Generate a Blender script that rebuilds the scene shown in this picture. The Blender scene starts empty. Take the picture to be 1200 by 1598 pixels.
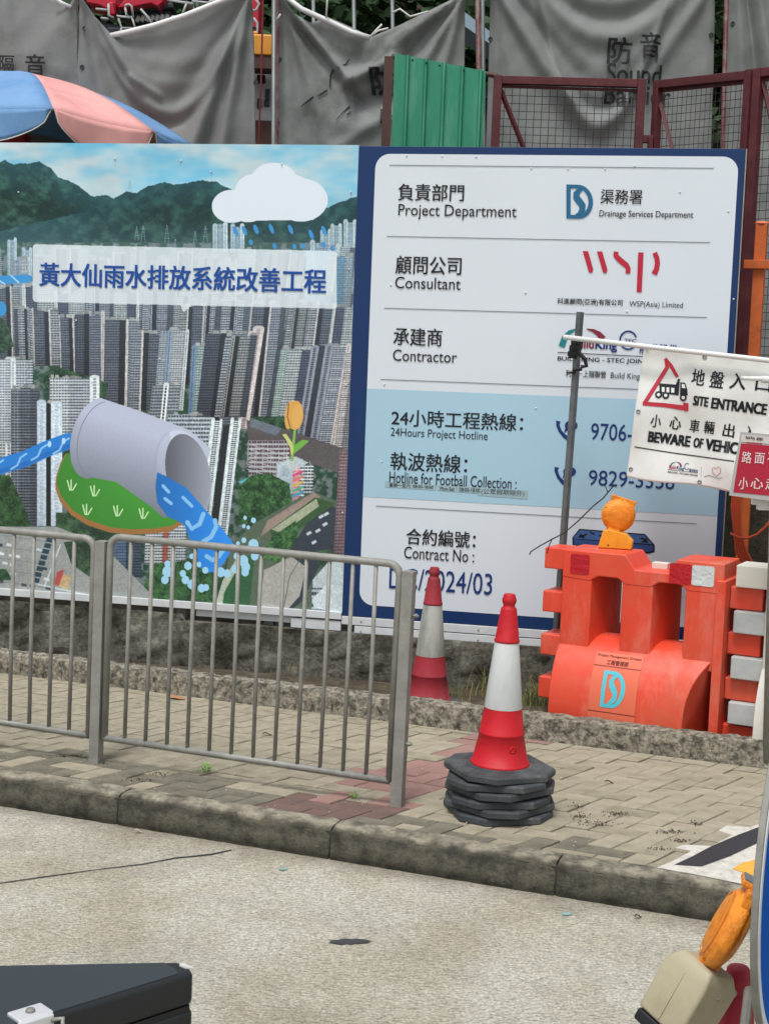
import bpy, bmesh, math, random
import numpy as np
from mathutils import Vector, Matrix

random.seed(7)
rng = np.random.default_rng(11)
sc = bpy.context.scene
C = sc.collection

# ---------------------------------------------------------------- camera
F, CX, CY, HC = 2250.0, 600.0, 799.0, 1.85          # focal length and centre in photograph pixels, eye height
_up = np.array([-(-330 - CX), (25000 - CY), F]); _up /= np.linalg.norm(_up)
_fw = np.array([0, 0, -1.0]); _Y = _fw - _up * _fw.dot(_up); _Y /= np.linalg.norm(_Y)
_X = np.cross(_Y, _up)
RC = np.stack([_X, _Y, _up])
CAM = np.array([0, 0, HC])
cam_d = bpy.data.cameras.new('camera')
cam = bpy.data.objects.new('camera', cam_d); C.objects.link(cam)
cam.matrix_world = Matrix([[*RC[0], 0], [*RC[1], 0], [*RC[2], HC], [0, 0, 0, 1]])
cam_d.sensor_fit = 'VERTICAL'; cam_d.sensor_height = 24.0
cam_d.lens = F / 1598.0 * 24.0
cam_d.clip_start = 0.05; cam_d.clip_end = 2000
sc.camera = cam

# ---------------------------------------------------------------- light
world = bpy.data.worlds.new("World"); sc.world = world; world.use_nodes = True
wn = world.node_tree.nodes; wl = world.node_tree.links
bg = wn['Background']
sky = wn.new('ShaderNodeTexSky'); sky.sky_type = 'NISHITA'; sky.sun_disc = False
SUN_EL, SUN_AZ = math.radians(66), math.radians(200)      # azimuth clockwise from +Y
sky.sun_elevation = SUN_EL; sky.sun_rotation = SUN_AZ
sky.air_density = 1.0; sky.dust_density = 4.0; sky.ozone_density = 1.0
hs = wn.new('ShaderNodeHueSaturation'); hs.inputs['Saturation'].default_value = 0.35
wl.new(sky.outputs[0], hs.inputs['Color']); wl.new(hs.outputs[0], bg.inputs['Color'])
bg.inputs['Strength'].default_value = 0.125
sd = bpy.data.lights.new('sun', 'SUN'); sd.energy = 1.5; sd.angle = math.radians(14); sd.color = (1, 0.99, 0.975)
sun = bpy.data.objects.new('sun', sd); C.objects.link(sun)
sun.rotation_euler = Vector((math.sin(SUN_AZ) * math.cos(SUN_EL), math.cos(SUN_AZ) * math.cos(SUN_EL), math.sin(SUN_EL))).to_track_quat('Z', 'Y').to_euler()
sc.view_settings.view_transform = 'Standard'; sc.view_settings.look = 'None'
sc.view_settings.exposure = 0.42; sc.view_settings.gamma = 1.0
sc.view_settings.use_curve_mapping = False

# ---------------------------------------------------------------- measuring helpers: lines of sight of the survey camera
def ray(px, py):
    d = RC @ np.array([px - CX, -(py - CY), -F]); return d / np.linalg.norm(d)
def gz(px, py, z=0.0):
    d = ray(px, py); return CAM + d * ((z - HC) / d[2])
def aty(px, py, Y):
    d = ray(px, py); return CAM + d * (Y / d[1])
def proj(P):
    c = RC.T @ (np.array(P) - CAM); return (CX + F * c[0] / -c[2], CY - F * c[1] / -c[2])

class Frame:
    """a flat face in the place: origin, x direction, up direction"""
    def __init__(s, O, xd, zd):
        s.O = np.array(O, float); s.x = np.array(xd, float) / np.linalg.norm(xd)
        n = np.cross(s.x, np.array(zd, float)); s.n = -n / np.linalg.norm(n)   # local +y, away from the viewer
        s.n = -s.n if s.n[1] < 0 else s.n
        s.z = np.cross(s.x, s.n); s.z = s.z if s.z[2] > 0 else -s.z
    def uv(s, px, py):
        d = ray(px, py); P = CAM + d * (np.dot(s.O - CAM, s.n) / np.dot(d, s.n)) - s.O
        return np.dot(P, s.x), np.dot(P, s.z)
    def matrix(s):
        return Matrix([[s.x[i], s.n[i], s.z[i], s.O[i]] for i in range(3)] + [[0, 0, 0, 1]])

# ---------------------------------------------------------------- materials
def lin(h):
    if isinstance(h, str):
        h = h.lstrip('#'); h = [int(h[i:i + 2], 16) for i in (0, 2, 4)]
    o = []
    for c in h:
        c = c / 255.0
        o.append(c / 12.92 if c <= 0.04045 else ((c + 0.055) / 1.055) ** 2.4)
    return (*o, 1.0)
MATS = {}
def mat(name, col, rough=0.6, metal=0.0, var=0.12, scale=6.0, bump=0.0, bscale=60.0, col2=None, mix=(0.45, 0.65), mscale=3.0,
        trans=0.0, spec=0.4, obj_rand=0.0, stretch=None, coat=0.0, sss=0.0):
    if name in MATS: return MATS[name]
    m = bpy.data.materials.new(name); m.use_nodes = True; MATS[name] = m
    nt = m.node_tree; N = nt.nodes; L = nt.links; b = N['Principled BSDF']
    col = lin(col) if not (isinstance(col, tuple) and len(col) == 4) else col
    b.inputs['Roughness'].default_value = rough; b.inputs['Metallic'].default_value = metal
    b.inputs['Specular IOR Level'].default_value = spec
    b.inputs['Transmission Weight'].default_value = trans
    b.inputs['Coat Weight'].default_value = coat
    if sss: b.inputs['Subsurface Weight'].default_value = sss; b.inputs['Subsurface Radius'].default_value = (0.02, 0.01, 0.006)
    tc = N.new('ShaderNodeTexCoord'); vec = tc.outputs['Object']
    if stretch:
        mp = N.new('ShaderNodeMapping'); mp.inputs['Scale'].default_value = stretch; L.new(vec, mp.inputs[0]); vec = mp.outputs[0]
    def noise(sv, det=6, rgh=0.6):
        n = N.new('ShaderNodeTexNoise'); n.inputs['Scale'].default_value = sv; n.inputs['Detail'].default_value = det
        n.inputs['Roughness'].default_value = rgh; L.new(vec, n.inputs['Vector']); return n.outputs['Fac']
    cur = None
    rgb = N.new('ShaderNodeRGB'); rgb.outputs[0].default_value = col; cur = rgb.outputs[0]
    if col2 is not None:
        mr = N.new('ShaderNodeMapRange'); mr.inputs[1].default_value = mix[0]; mr.inputs[2].default_value = mix[1]
        L.new(noise(mscale, 9, 0.68), mr.inputs[0])
        mx = N.new('ShaderNodeMix'); mx.data_type = 'RGBA'; L.new(mr.outputs[0], mx.inputs[0]); L.new(cur, mx.inputs[6])
        mx.inputs[7].default_value = lin(col2) if not (isinstance(col2, tuple) and len(col2) == 4) else col2
        cur = mx.outputs[2]
    if var > 0 or obj_rand > 0:
        h = N.new('ShaderNodeHueSaturation')
        mr = N.new('ShaderNodeMapRange'); mr.inputs[1].default_value = 0.3; mr.inputs[2].default_value = 0.7
        mr.inputs[3].default_value = 1 - var; mr.inputs[4].default_value = 1 + var
        L.new(noise(scale), mr.inputs[0]); v = mr.outputs[0]
        if obj_rand > 0:
            oi = N.new('ShaderNodeObjectInfo'); m2 = N.new('ShaderNodeMapRange')
            m2.inputs[3].default_value = 1 - obj_rand; m2.inputs[4].default_value = 1 + obj_rand
            L.new(oi.outputs['Random'], m2.inputs[0])
            mm = N.new('ShaderNodeMath'); mm.operation = 'MULTIPLY'; L.new(v, mm.inputs[0]); L.new(m2.outputs[0], mm.inputs[1]); v = mm.outputs[0]
        L.new(v, h.inputs['Value']); L.new(cur, h.inputs['Color']); cur = h.outputs[0]
    L.new(cur, b.inputs['Base Color'])
    if bump > 0:
        bp = N.new('ShaderNodeBump'); bp.inputs['Strength'].default_value = min(1.0, bump); bp.inputs['Distance'].default_value = 0.01 * max(1, bump)
        L.new(noise(bscale, 8, 0.7), bp.inputs['Height']); L.new(bp.outputs[0], b.inputs['Normal'])
    m['out'] = 1
    return m

M = {}
M['print'] = lambda n, c: mat('print_' + n, c, rough=0.35, var=0.0)
M_galv = mat('galvanised_steel', '#85857f', rough=0.55, metal=0.25, var=0.12, scale=20, bump=0.12, bscale=50, col2='#93938c', mscale=9)
M_ink = mat('black_ink', '#10131c', rough=0.4, var=0)
M_navy = mat('navy_print', '#052c5c', rough=0.4, var=0.05, scale=1.5)
M_white = mat('white_board_print', '#cdd5dc', rough=0.32, var=0.025, scale=1.2, bump=0.03, bscale=4)
M_band = mat('pale_blue_print', '#9fc2d3', rough=0.32, var=0.02, scale=1.5)
M_blueink = mat('blue_ink', '#0b2e6c', rough=0.4, var=0)
M_redink = mat('red_ink', '#b01e38', rough=0.4, var=0)
M_alu = mat('white_aluminium', '#c9cdcf', rough=0.4, var=0.08, scale=8, metal=0.1)

# ---------------------------------------------------------------- mesh builder
class MB:
    def __init__(s): s.v = []; s.f = []; s.m = []
    def add(s, V, Fc, mi=0):
        o = len(s.v); s.v += [tuple(map(float, p)) for p in V]; s.f += [[i + o for i in f] for f in Fc]; s.m += [mi] * len(Fc); return s
    def box(s, c, d, rz=0, top=None, mi=0, rot=None):
        x, y, z = d[0] / 2, d[1] / 2, d[2] / 2
        tx, ty = (top if top else (1, 1))
        P = [(-x, -y, -z), (x, -y, -z), (x, y, -z), (-x, y, -z), (-x * tx, -y * ty, z), (x * tx, -y * ty, z), (x * tx, y * ty, z), (-x * tx, y * ty, z)]
        R = rot if rot is not None else Matrix.Rotation(rz, 3, 'Z')
        P = [R @ Vector(p) + Vector(c) for p in P]
        return s.add(P, [(0, 3, 2, 1), (4, 5, 6, 7), (0, 1, 5, 4), (1, 2, 6, 5), (2, 3, 7, 6), (3, 0, 4, 7)], mi)
    def tube(s, pts, r, n=8, cap=True, mi=0):
        pts = [Vector(p) for p in pts]; rings = []
        rr = r if isinstance(r, (list, tuple)) else [r] * len(pts)
        ref = None
        for i, p in enumerate(pts):
            t = (pts[min(i + 1, len(pts) - 1)] - pts[max(i - 1, 0)]).normalized()
            if ref is None:
                ref = Vector((0, 0, 1)) if abs(t.z) < 0.9 else Vector((1, 0, 0))
            a = t.cross(ref).normalized(); b = t.cross(a).normalized(); ref = a.cross(t) * 1.0
            rings.append([p + (a * math.cos(2 * math.pi * k / n) + b * math.sin(2 * math.pi * k / n)) * rr[i] for k in range(n)])
        V = [q for R in rings for q in R]; Fc = []
        for i in range(len(pts) - 1):
            for k in range(n):
                Fc.append((i * n + k, i * n + (k + 1) % n, (i + 1) * n + (k + 1) % n, (i + 1) * n + k))
        if cap: Fc += [tuple(range(n))[::-1], tuple((len(pts) - 1) * n + k for k in range(n))]
        return s.add(V, Fc, mi)
    def prism(s, poly, y0, y1, mi=0):       # polygon in x, z pushed along y
        n = len(poly)
        V = [(p[0], y0, p[1]) for p in poly] + [(p[0], y1, p[1]) for p in poly]
        Fc = [tuple(range(n)), tuple(range(n, 2 * n))[::-1]] + [(i, (i + 1) % n, n + (i + 1) % n, n + i)[::-1] for i in range(n)]
        return s.add(V, Fc, mi)
    def prismx(s, poly, x0, x1, mi=0):      # polygon in y, z pushed along x
        n = len(poly)
        V = [(x0, p[0], p[1]) for p in poly] + [(x1, p[0], p[1]) for p in poly]
        Fc = [tuple(range(n)), tuple(range(n, 2 * n))[::-1]] + [(i, (i + 1) % n, n + (i + 1) % n, n + i)[::-1] for i in range(n)]
        return s.add(V, Fc, mi)
    def prismz(s, poly, z0, z1, mi=0):
        n = len(poly)
        V = [(p[0], p[1], z0) for p in poly] + [(p[0], p[1], z1) for p in poly]
        Fc = [tuple(range(n))[::-1], tuple(range(n, 2 * n))] + [(i, (i + 1) % n, n + (i + 1) % n, n + i) for i in range(n)]
        return s.add(V, Fc, mi)
    def lathe(s, prof, n=32, c=(0, 0, 0), mi=0, cap=True):
        V = [(c[0] + r * math.cos(2 * math.pi * k / n), c[1] + r * math.sin(2 * math.pi * k / n), c[2] + z) for r, z in prof for k in range(n)]
        Fc = [(i * n + k, i * n + (k + 1) % n, (i + 1) * n + (k + 1) % n, (i + 1) * n + k) for i in range(len(prof) - 1) for k in range(n)]
        if cap: Fc += [tuple(range(n))[::-1], tuple((len(prof) - 1) * n + k for k in range(n))]
        return s.add(V, Fc, mi)
    def grid(s, fn, nu, nv, mi=0):
        V = [fn(i / nu, j / nv) for j in range(nv + 1) for i in range(nu + 1)]
        Fc = [(j * (nu + 1) + i, j * (nu + 1) + i + 1, (j + 1) * (nu + 1) + i + 1, (j + 1) * (nu + 1) + i) for j in range(nv) for i in range(nu)]
        return s.add(V, Fc, mi)
    def build(s, name, material, parent=None, smooth=False, bevel=0, loc=None, solid=0, angle=None):
        me = bpy.data.meshes.new(name); me.from_pydata(s.v, [], s.f)
        ms = material if isinstance(material, (list, tuple)) else [material]
        for q in ms: me.materials.append(q)
        if len(ms) > 1: me.polygons.foreach_set('material_index', s.m)
        if smooth: me.polygons.foreach_set('use_smooth', [True] * len(me.polygons))
        me.update()
        bm = bmesh.new(); bm.from_mesh(me); bmesh.ops.recalc_face_normals(bm, faces=bm.faces) if not solid else None; bm.to_mesh(me); bm.free()
        o = bpy.data.objects.new(name, me); C.objects.link(o)
        if parent is not None: o.parent = parent
        if loc is not None: o.location = loc
        if solid:
            q = o.modifiers.new('solidify', 'SOLIDIFY'); q.thickness = solid; q.offset = 0
        if bevel:
            q = o.modifiers.new('bevel', 'BEVEL'); q.width = bevel; q.segments = 2; q.limit_method = 'ANGLE'; q.angle_limit = math.radians(35)
            me.polygons.foreach_set('use_smooth', [True] * len(me.polygons)); q.harden_normals = False
            for e in me.edges: pass
            w = o.modifiers.new('normals', 'WEIGHTED_NORMAL'); w.keep_sharp = False
        return o

def tag(o, label=None, cat=None, group=None, kind=None):
    if label: o['label'] = label
    if cat: o['category'] = cat
    if group: o['group'] = group
    if kind: o['kind'] = kind
    return o
def thing(name, label, cat, loc=(0, 0, 0), rz=0, group=None, mtx=None):
    o = bpy.data.objects.new(name, None); o.empty_display_size = 0.1; C.objects.link(o)
    if mtx is not None: o.matrix_world = mtx
    else: o.location = loc; o.rotation_euler = (0, 0, rz)
    return tag(o, label, cat, group)
def copy_tree(o, parent=None):
    c = o.copy(); C.objects.link(c); c.parent = parent
    if parent is not None: c.matrix_parent_inverse = o.matrix_parent_inverse
    for ch in [q for q in bpy.data.objects if q.parent == o]: copy_tree(ch, c)
    return c
def structure(o): o['kind'] = 'structure'; return o

# flat lettering -------------------------------------------------------
_tc = {}
def glyphs(s):
    if s in _tc: return _tc[s]
    cu = bpy.data.curves.new('words', 'FONT'); cu.body = s; cu.size = 1; cu.resolution_u = 3; cu.fill_mode = 'FRONT'
    ob = bpy.data.objects.new('words', cu); C.objects.link(ob)
    dg = bpy.context.evaluated_depsgraph_get()
    me = bpy.data.meshes.new_from_object(ob.evaluated_get(dg))
    V = np.array([v.co[:] for v in me.vertices]); Fc = [tuple(p.vertices) for p in me.polygons]
    bpy.data.objects.remove(ob); bpy.data.curves.remove(cu); bpy.data.meshes.remove(me)
    _tc[s] = (V, Fc); return _tc[s]
def words(parent, fr, s, x0, yt, yb, x1, m, bold=0.0, y=-0.004, name='lettering', warp=None, slope=0.05, slant=0.0, fine=0):
    V, Fc = glyphs(s)
    u0, zt = fr.uv(x0, yt); u0b, zb = fr.uv(x0, yb); u0 = (u0 + u0b) / 2
    u1, _ = fr.uv(x1, (yt + yb) / 2 + slope * (x1 - x0))
    mn, mx = V.min(0), V.max(0)
    sx = (u1 - u0) / (mx[0] - mn[0]); sz = (zt - zb) / (mx[1] - mn[1])
    P, Fa = [], []
    b = abs(bold) * min(sx, sz)
    offs = [(0, 0)] if b < 1e-5 else [(-b, -b * .6), (b, -b * .6), (b, b * .6), (-b, b * .6)]     # heavier strokes: thin layers, each a hair above the last
    for k, (ox, oz) in enumerate(offs):
        n = len(P); P += [(u0 + (p[0] - mn[0]) * sx + slant * (p[1] - mn[1]) * sz + ox, y - k * 0.0002, zb + (p[1] - mn[1]) * sz + oz) for p in V]
        Fa += [tuple(i + n for i in f) for f in Fc]
    Fc = Fa
    me = bpy.data.meshes.new(name); me.from_pydata(P, [], Fc); me.materials.append(m)
    if fine:
        bm = bmesh.new(); bm.from_mesh(me); bmesh.ops.triangulate(bm, faces=bm.faces)
        for _ in range(fine):
            bmesh.ops.subdivide_edges(bm, edges=[e for e in bm.edges if e.calc_length() > 0.03], cuts=1); bmesh.ops.triangulate(bm, faces=bm.faces)
        bm.to_mesh(me); bm.free()
    if warp:
        for v in me.vertices: v.co = warp(*v.co)
    me.update(); o = bpy.data.objects.new(name, me); C.objects.link(o); o.parent = parent
    return o
def flat(parent, fr, polys, m, y=-0.004, name='print', rawuv=False, warp=None):
    mb = MB()
    for p in polys:
        Q = [(q if rawuv else fr.uv(*q)) for q in p]
        mb.add([(a, y, b) for a, b in Q], [tuple(range(len(Q)))])
    if warp: mb.v = [tuple(warp(*v)) for v in mb.v]
    return mb.build(name, m, parent)
def strokes(pts, w, closed=False):      # a ribbon polygon list along pixel points
    out = []
    P = [np.array(p, float) for p in pts]
    L, Rr = [], []
    for i, p in enumerate(P):
        a = P[i - 1] if (i > 0 or closed) else p; b = P[(i + 1) % len(P)] if (i < len(P) - 1 or closed) else p
        t = b - a; t = t / (np.linalg.norm(t) + 1e-9); n = np.array([-t[1], t[0]])
        ww = w[i] if isinstance(w, (list, tuple)) else w
        L.append(p + n * ww / 2); Rr.append(p - n * ww / 2)
    n = len(P); rngi = range(n if closed else n - 1)
    for i in rngi:
        j = (i + 1) % n; out.append([tuple(L[i]), tuple(L[j]), tuple(Rr[j]), tuple(Rr[i])])
    return out
def arc(cx, cy, rx, ry, a0, a1, n=16):
    return [(cx + rx * math.cos(math.radians(a0 + (a1 - a0) * i / n)), cy - ry * math.sin(math.radians(a0 + (a1 - a0) * i / n))) for i in range(n + 1)]

# ---------------------------------------------------------------- the printed aerial picture of the left hoarding, drawn in numbers
PS, PX0, PY0, PX1, PY1 = 2.0, -250, 212, 566, 972
PW, PH = int((PX1 - PX0) * PS), int((PY1 - PY0) * PS)
cv = np.zeros((PH, PW, 3), np.float32)
gx = (np.arange(PW) / PS + PX0)[None, :].astype(np.float32) * np.ones((PH, 1), np.float32)
gy = (np.arange(PH) / PS + PY0)[:, None].astype(np.float32) * np.ones((1, PW), np.float32)
def vnoise(sx, sy, oct=4, seed=0):
    r = np.random.default_rng(seed); out = np.zeros((PH, PW), np.float32); amp = 1; tot = 0
    for o in range(oct):
        nx, ny = int(PW / (sx * PS)) + 3, int(PH / (sy * PS)) + 3
        g = r.random((ny, nx)).astype(np.float32)
        X = np.arange(PW) / (sx * PS); Y = np.arange(PH) / (sy * PS)
        xi = X.astype(int); yi = Y.astype(int); xf = X - xi; yf = Y - yi
        xf = (xf * xf * (3 - 2 * xf))[None, :]; yf = (yf * yf * (3 - 2 * yf))[:, None]
        a = g[yi][:, xi]; b = g[yi][:, xi + 1]; c = g[yi + 1][:, xi]; d = g[yi + 1][:, xi + 1]
        out += amp * ((a * (1 - xf) + b * xf) * (1 - yf) + (c * (1 - xf) + d * xf) * yf); tot += amp
        amp *= 0.6; sx = max(sx / 2, 1 / PS); sy = max(sy / 2, 1 / PS)
    return out / tot
def rgb(h): h = h.lstrip('#'); return np.array([int(h[i:i + 2], 16) for i in (0, 2, 4)], np.float32) / 255
def win(x0, y0, x1, y1):
    a = max(0, int((x0 - PX0) * PS)); b = min(PW, int((x1 - PX0) * PS) + 2); c = max(0, int((y0 - PY0) * PS)); d = min(PH, int((y1 - PY0) * PS) + 2)
    return slice(c, max(c, d)), slice(a, max(a, b))
def inpoly(P):
    xs = [p[0] for p in P]; ys = [p[1] for p in P]; w = win(min(xs), min(ys), max(xs), max(ys))
    X, Y = gx[w], gy[w]; ins = np.zeros(X.shape, bool)
    for i in range(len(P)):
        x0, y0 = P[i]; x1, y1 = P[i - 1]
        if y0 == y1: continue
        ins ^= ((y0 > Y) != (y1 > Y)) & (X < (x1 - x0) * (Y - y0) / (y1 - y0) + x0)
    return w, ins
def paint(P, c, alpha=1.0, shade=None):
    w, k = inpoly(P)
    if not k.any(): return
    col = (rgb(c) if isinstance(c, str) else c)
    col = np.broadcast_to(col, cv[w].shape).copy()
    if shade is not None: col *= shade[w][..., None]
    a = k[..., None] * alpha
    cv[w] = cv[w] * (1 - a) + col * a
def ell(cx, cy, rx, ry, rot=0, n=40, a0=0, a1=360):
    r = math.radians(rot); o = []
    for i in range(n):
        t = math.radians(a0 + (a1 - a0) * i / n); x, y = rx * math.cos(t), ry * math.sin(t)
        o.append((cx + x * math.cos(r) - y * math.sin(r), cy + x * math.sin(r) + y * math.cos(r)))
    return o
def line(pts, w, c, alpha=1.0):
    for q in strokes(pts, w): paint(q, c, alpha)
    ww = w if not isinstance(w, (list, tuple)) else None
    if ww and ww > 1.5:
        for p in pts: paint(ell(p[0], p[1], ww / 2, ww / 2, n=12), c, alpha)
fine = vnoise(2.2, 2.2, 3, 5); mid = vnoise(9, 9, 4, 6); big = vnoise(60, 40, 4, 8)
grain = 0.86 + 0.28 * fine

# sky and hills
sk = vnoise(130, 55, 4, 1)
t = np.clip((sk - 0.42) * 4.2, 0, 1)[..., None]
cv[:] = rgb('#c3cdd0') * (1 - t) + rgb('#6fb6d4') * t
t2 = np.clip((gy - 225) / 90, 0, 1)[..., None] * 0.25; cv[:] = cv * (1 - t2) + rgb('#a5d3e2') * t2
def ridge(pts, c1, c2, seed, rough=3.0, bluer=0.0):
    X = gx[0]; Yr = np.interp(X, [p[0] for p in pts], [p[1] for p in pts])
    r = vnoise(7, 7, 4, seed)[0] - 0.5; Yr = Yr + r * rough
    k = gy > Yr[None, :]
    n = vnoise(16, 13, 5, seed + 1); n2 = vnoise(3, 3, 3, seed + 2)
    q = np.clip((n - 0.52) * 3.6 + 0.36, 0, 1)[..., None] * 0.75 + n2[..., None] * 0.25
    col = rgb(c1) * (1 - q) + rgb(c2) * q
    haze = np.clip(1 - (gy - Yr[None, :]) / 60, 0, 1)[..., None] * bluer
    col = col * (1 - haze) + rgb('#3f7f96') * haze
    cv[k] = col[k]
ridge([(-260, 262), (-180, 285), (-90, 268), (-20, 262), (8, 250), (22, 257), (40, 255), (62, 252), (80, 262), (92, 278), (108, 281), (124, 291), (140, 303), (150, 309), (175, 310), (260, 330), (566, 340)], '#0c2726', '#3b6150', 21, 4, 0.35)
ridge([(-260, 420), (135, 330), (150, 306), (165, 303), (178, 309), (198, 299), (214, 301), (232, 290), (258, 284), (272, 289), (292, 285), (318, 281), (338, 284), (352, 291), (372, 300), (420, 312), (470, 326), (512, 324), (530, 316), (566, 303)], '#0b2627', '#30574a', 31, 4, 0.3)
for (x, y, h) in [(203, 299, 18), (214, 375, 22), (224, 378, 26), (261, 383, 32), (274, 386, 14), (305, 380, 20), (321, 378, 26)]:
    line([(x - h * 0.13, y), (x, y - h)], 0.8, '#8fa7ab', .8); line([(x + h * 0.13, y), (x, y - h)], 0.8, '#8fa7ab', .8)
    for q in (0.35, 0.6, 0.8): line([(x - h * 0.13, y - h * q), (x + h * 0.13, y - h * q)], 0.7, '#8fa7ab', .7)
# ground between the towers
k = gy > 378 + 6 * (mid - 0.5)
tq = np.clip((mid - 0.45) * 6, 0, 1)[..., None]
gcol = (rgb('#274536') * (1 - tq) + rgb('#6f7676') * tq) * grain[..., None]
cv[k] = gcol[k]

LEAN = lambda x: -0.13 * min(1, max(0, (x - 150) / 300.0)) + (0.03 if x < 100 else 0)
prng = np.random.default_rng(77)
GREY = ['#747682', '#62646f', '#86868e', '#55575f', '#8d9096']
def tower(x, y, w, yb, cols, pitch=3.0, lean=None, roof=True, seed=0, light='#d9d4d0'):
    """cols: (share of width, base colour, window colour, style)"""
    lean = LEAN(x) if lean is None else lean
    H = yb - y
    W = win(min(x, x + lean * H) - 2, y - 9, max(x + w, x + w + lean * H) + 2, yb)
    X, Y = gx[W], gy[W]
    t = Y - y; u = (X - x - lean * t)
    r = np.random.default_rng(seed); img = cv[W]
    if roof:
        for k in range(int(max(2, w / 8))):
            a = r.uniform(0.02, 0.8) * w; b = a + r.uniform(4, 9); h = r.uniform(2, 6)
            m = (u > a) & (u < min(b, w)) & (t > -h) & (t <= 0.5); img[m] = rgb('#a9a5a2') * r.uniform(0.75, 1.1)
    tot = sum(c[0] for c in cols); acc = 0
    for (sh, base, wc, st) in cols:
        u0, u1 = acc / tot * w, (acc + sh) / tot * w; acc += sh
        topo = r.uniform(-1.5, 2.5)
        m = (u >= u0) & (u < u1) & (t > topo)
        if not m.any(): continue
        uu = (u - u0); row = t / pitch + (0.5 if st == 'o' else 0); fr_ = row - np.floor(row)
        col = np.broadcast_to(rgb(base), img.shape).copy()
        if st == 'b':            # bands of windows between sills
            cc = (uu / max(2.6, (u1 - u0) / max(1, round((u1 - u0) / 4.2)))); cf = cc - np.floor(cc)
            wn_ = (fr_ < 0.52) & (cf > 0.18)
            col[wn_] = rgb(wc)
        elif st == 'g':          # balconies: light slab edges on dark
            wn_ = fr_ < 0.3; col[wn_] = rgb(wc)
            cf = (uu / 5.0) % 1.0; col[(cf < 0.12)] *= 0.6
        elif st == 's':          # slim pilaster with a dark slot
            q = np.abs(uu / (u1 - u0) - 0.5) < 0.17; col[q & (fr_ < 0.7)] = rgb(wc)
        elif st == 'd':          # recess
            col *= 0.55; col[fr_ < 0.4] = rgb(wc)
        nn = 0.86 + 0.42 * fine[W]
        hshift = 1.0 - 0.25 * np.clip((t / H - 0.45), 0, 1)
        col = col * nn[..., None] * hshift[..., None]
        img[m] = col[m]
        e = (u >= u0) & (u < u0 + 0.55) & (t > 1); img[e] *= 0.6
        if st == 's':
            m2 = ((u - (u0 + u1) / 2) ** 2 / ((u1 - u0) / 2) ** 2 + ((t - topo) / 4.0) ** 2 < 1) & (t < topo + 1); img[m2] = rgb(base)
    cv[W] = img
DK, MD, LT = '#3b3f4b', '#6a6f7c', '#cfcac8'
def greytower(x, y, w, yb, s, pitch=3.0, lean=None):
    r = np.random.default_rng(s + 400); pitch *= 1.3
    k = r.random(); lt, dk = ['#a3a2a6', '#8f929b', '#97958f'][int(r.integers(3))], ['#3d3f4a', '#4a4c56', '#44485a'][int(r.integers(3))]
    if k < .45: cols = [(1.6, lt, '#3f434e', 'b'), (.35, '#d9cdc8', '#b3a6a4', 's'), (.8, dk, '#1c1e26', 'd'), (2.0, '#62656f', '#2c2f3a', 'b'), (.35, '#cbbfbb', '#8a7f80', 's')]
    elif k < .7: cols = [(.9, '#565963', '#c5c8cc', 'g'), (.5, lt, '#30333d', 's'), (.6, dk, '#20222a', 'd'), (1.5, lt, '#3a3e4a', 'b'), (.9, '#4d505a', '#2b2e37', 'b')]
    elif k < .85: cols = [(1.8, '#b5b6b4', '#555a60', 'b'), (1.2, '#4c5062', '#2b2f3c', 'b'), (.4, '#dad5d0', '#99928f', 's')]
    else: cols = [(1.1, '#4a4d59', '#2a2c35', 'b'), (.6, dk, '#1f2129', 'd'), (1.4, '#747782', '#363945', 'b'), (.5, '#dccfca', '#a39693', 's')]
    if r.random() < 0.3: cols = cols[::-1]
    tower(x, y, w, yb, cols, pitch, lean, True, s)
def palet(x, y, w, yb, s, pitch=3.4, lean=None):
    tower(x, y, w, yb, [(1.3, '#a8acb3', '#565b66', 'b'), (0.7, '#8b9bb0', '#4c5a70', 's'), (2, '#c3c2c1', '#5a5d66', 'b'), (0.6, '#d6d6d6', '#7b7f88', 's')], pitch, lean, True, s)
# far rows
for (x, y, w, yb) in [(12, 375, 15, 430), (35, 390, 16, 430), (332, 350, 24, 392), (360, 352, 22, 392), (484, 378, 24, 420), (500, 362, 18, 420), (516, 352, 18, 430), (536, 347, 22, 440)]:
    tower(x, y, w, yb, [(1, '#b9c6cc', '#7d919c', 's'), (1, '#9fb2bb', '#6b828e', 'b'), (1, '#ccd6da', '#8fa1aa', 's')], 2.4, 0, False, int(x) + 900)
for k in range(26):
    x = -240 + k * 32 + prng.uniform(-6, 6); (palet if prng.random() < .4 else greytower)(x, 398 + prng.uniform(-12, 10) - (0 if x < 380 else 4), prng.uniform(24, 36), 500, 50 + k, 2.3)
for k in range(18):
    x = -240 + k * 46 + prng.uniform(-6, 6); greytower(x, 455 + prng.uniform(-10, 10), prng.uniform(36, 50), 560, 150 + k, 2.6)
tower(478, 392, 34, 470, [(1, '#7fb0cf', '#a8cfe2', 'b'), (1, '#5f8fb4', '#8ab8d4', 'b')], 2.5, -.03, False, 3); tower(526, 400, 26, 480, [(1, '#6d8fa8', '#38586f', 'b'), (1, '#9aa6ae', '#4a5560', 'b')], 2.8, -.06, True, 4)
# green pockets in the left
def trees(P, dark='#16291f', light='#46684a'):
    w, m = inpoly(P); jag = m & (mid[w] + 0.4 * fine[w] > 0.25)
    q = np.clip((0.55 * mid[w] + 0.45 * fine[w] - 0.35) * 3.2, 0, 1)[..., None]
    col = rgb(dark) * (1 - q) + rgb(light) * q; img = cv[w]; img[jag] = col[jag]; cv[w] = img
trees([(-250, 480), (0, 490), (14, 510), (22, 540), (-10, 560), (-250, 600)])
for x in range(-240, -30, 40): greytower(x, 500 + prng.uniform(-15, 15), 36, 600, int(x) + 700, 3, 0.02)
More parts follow.
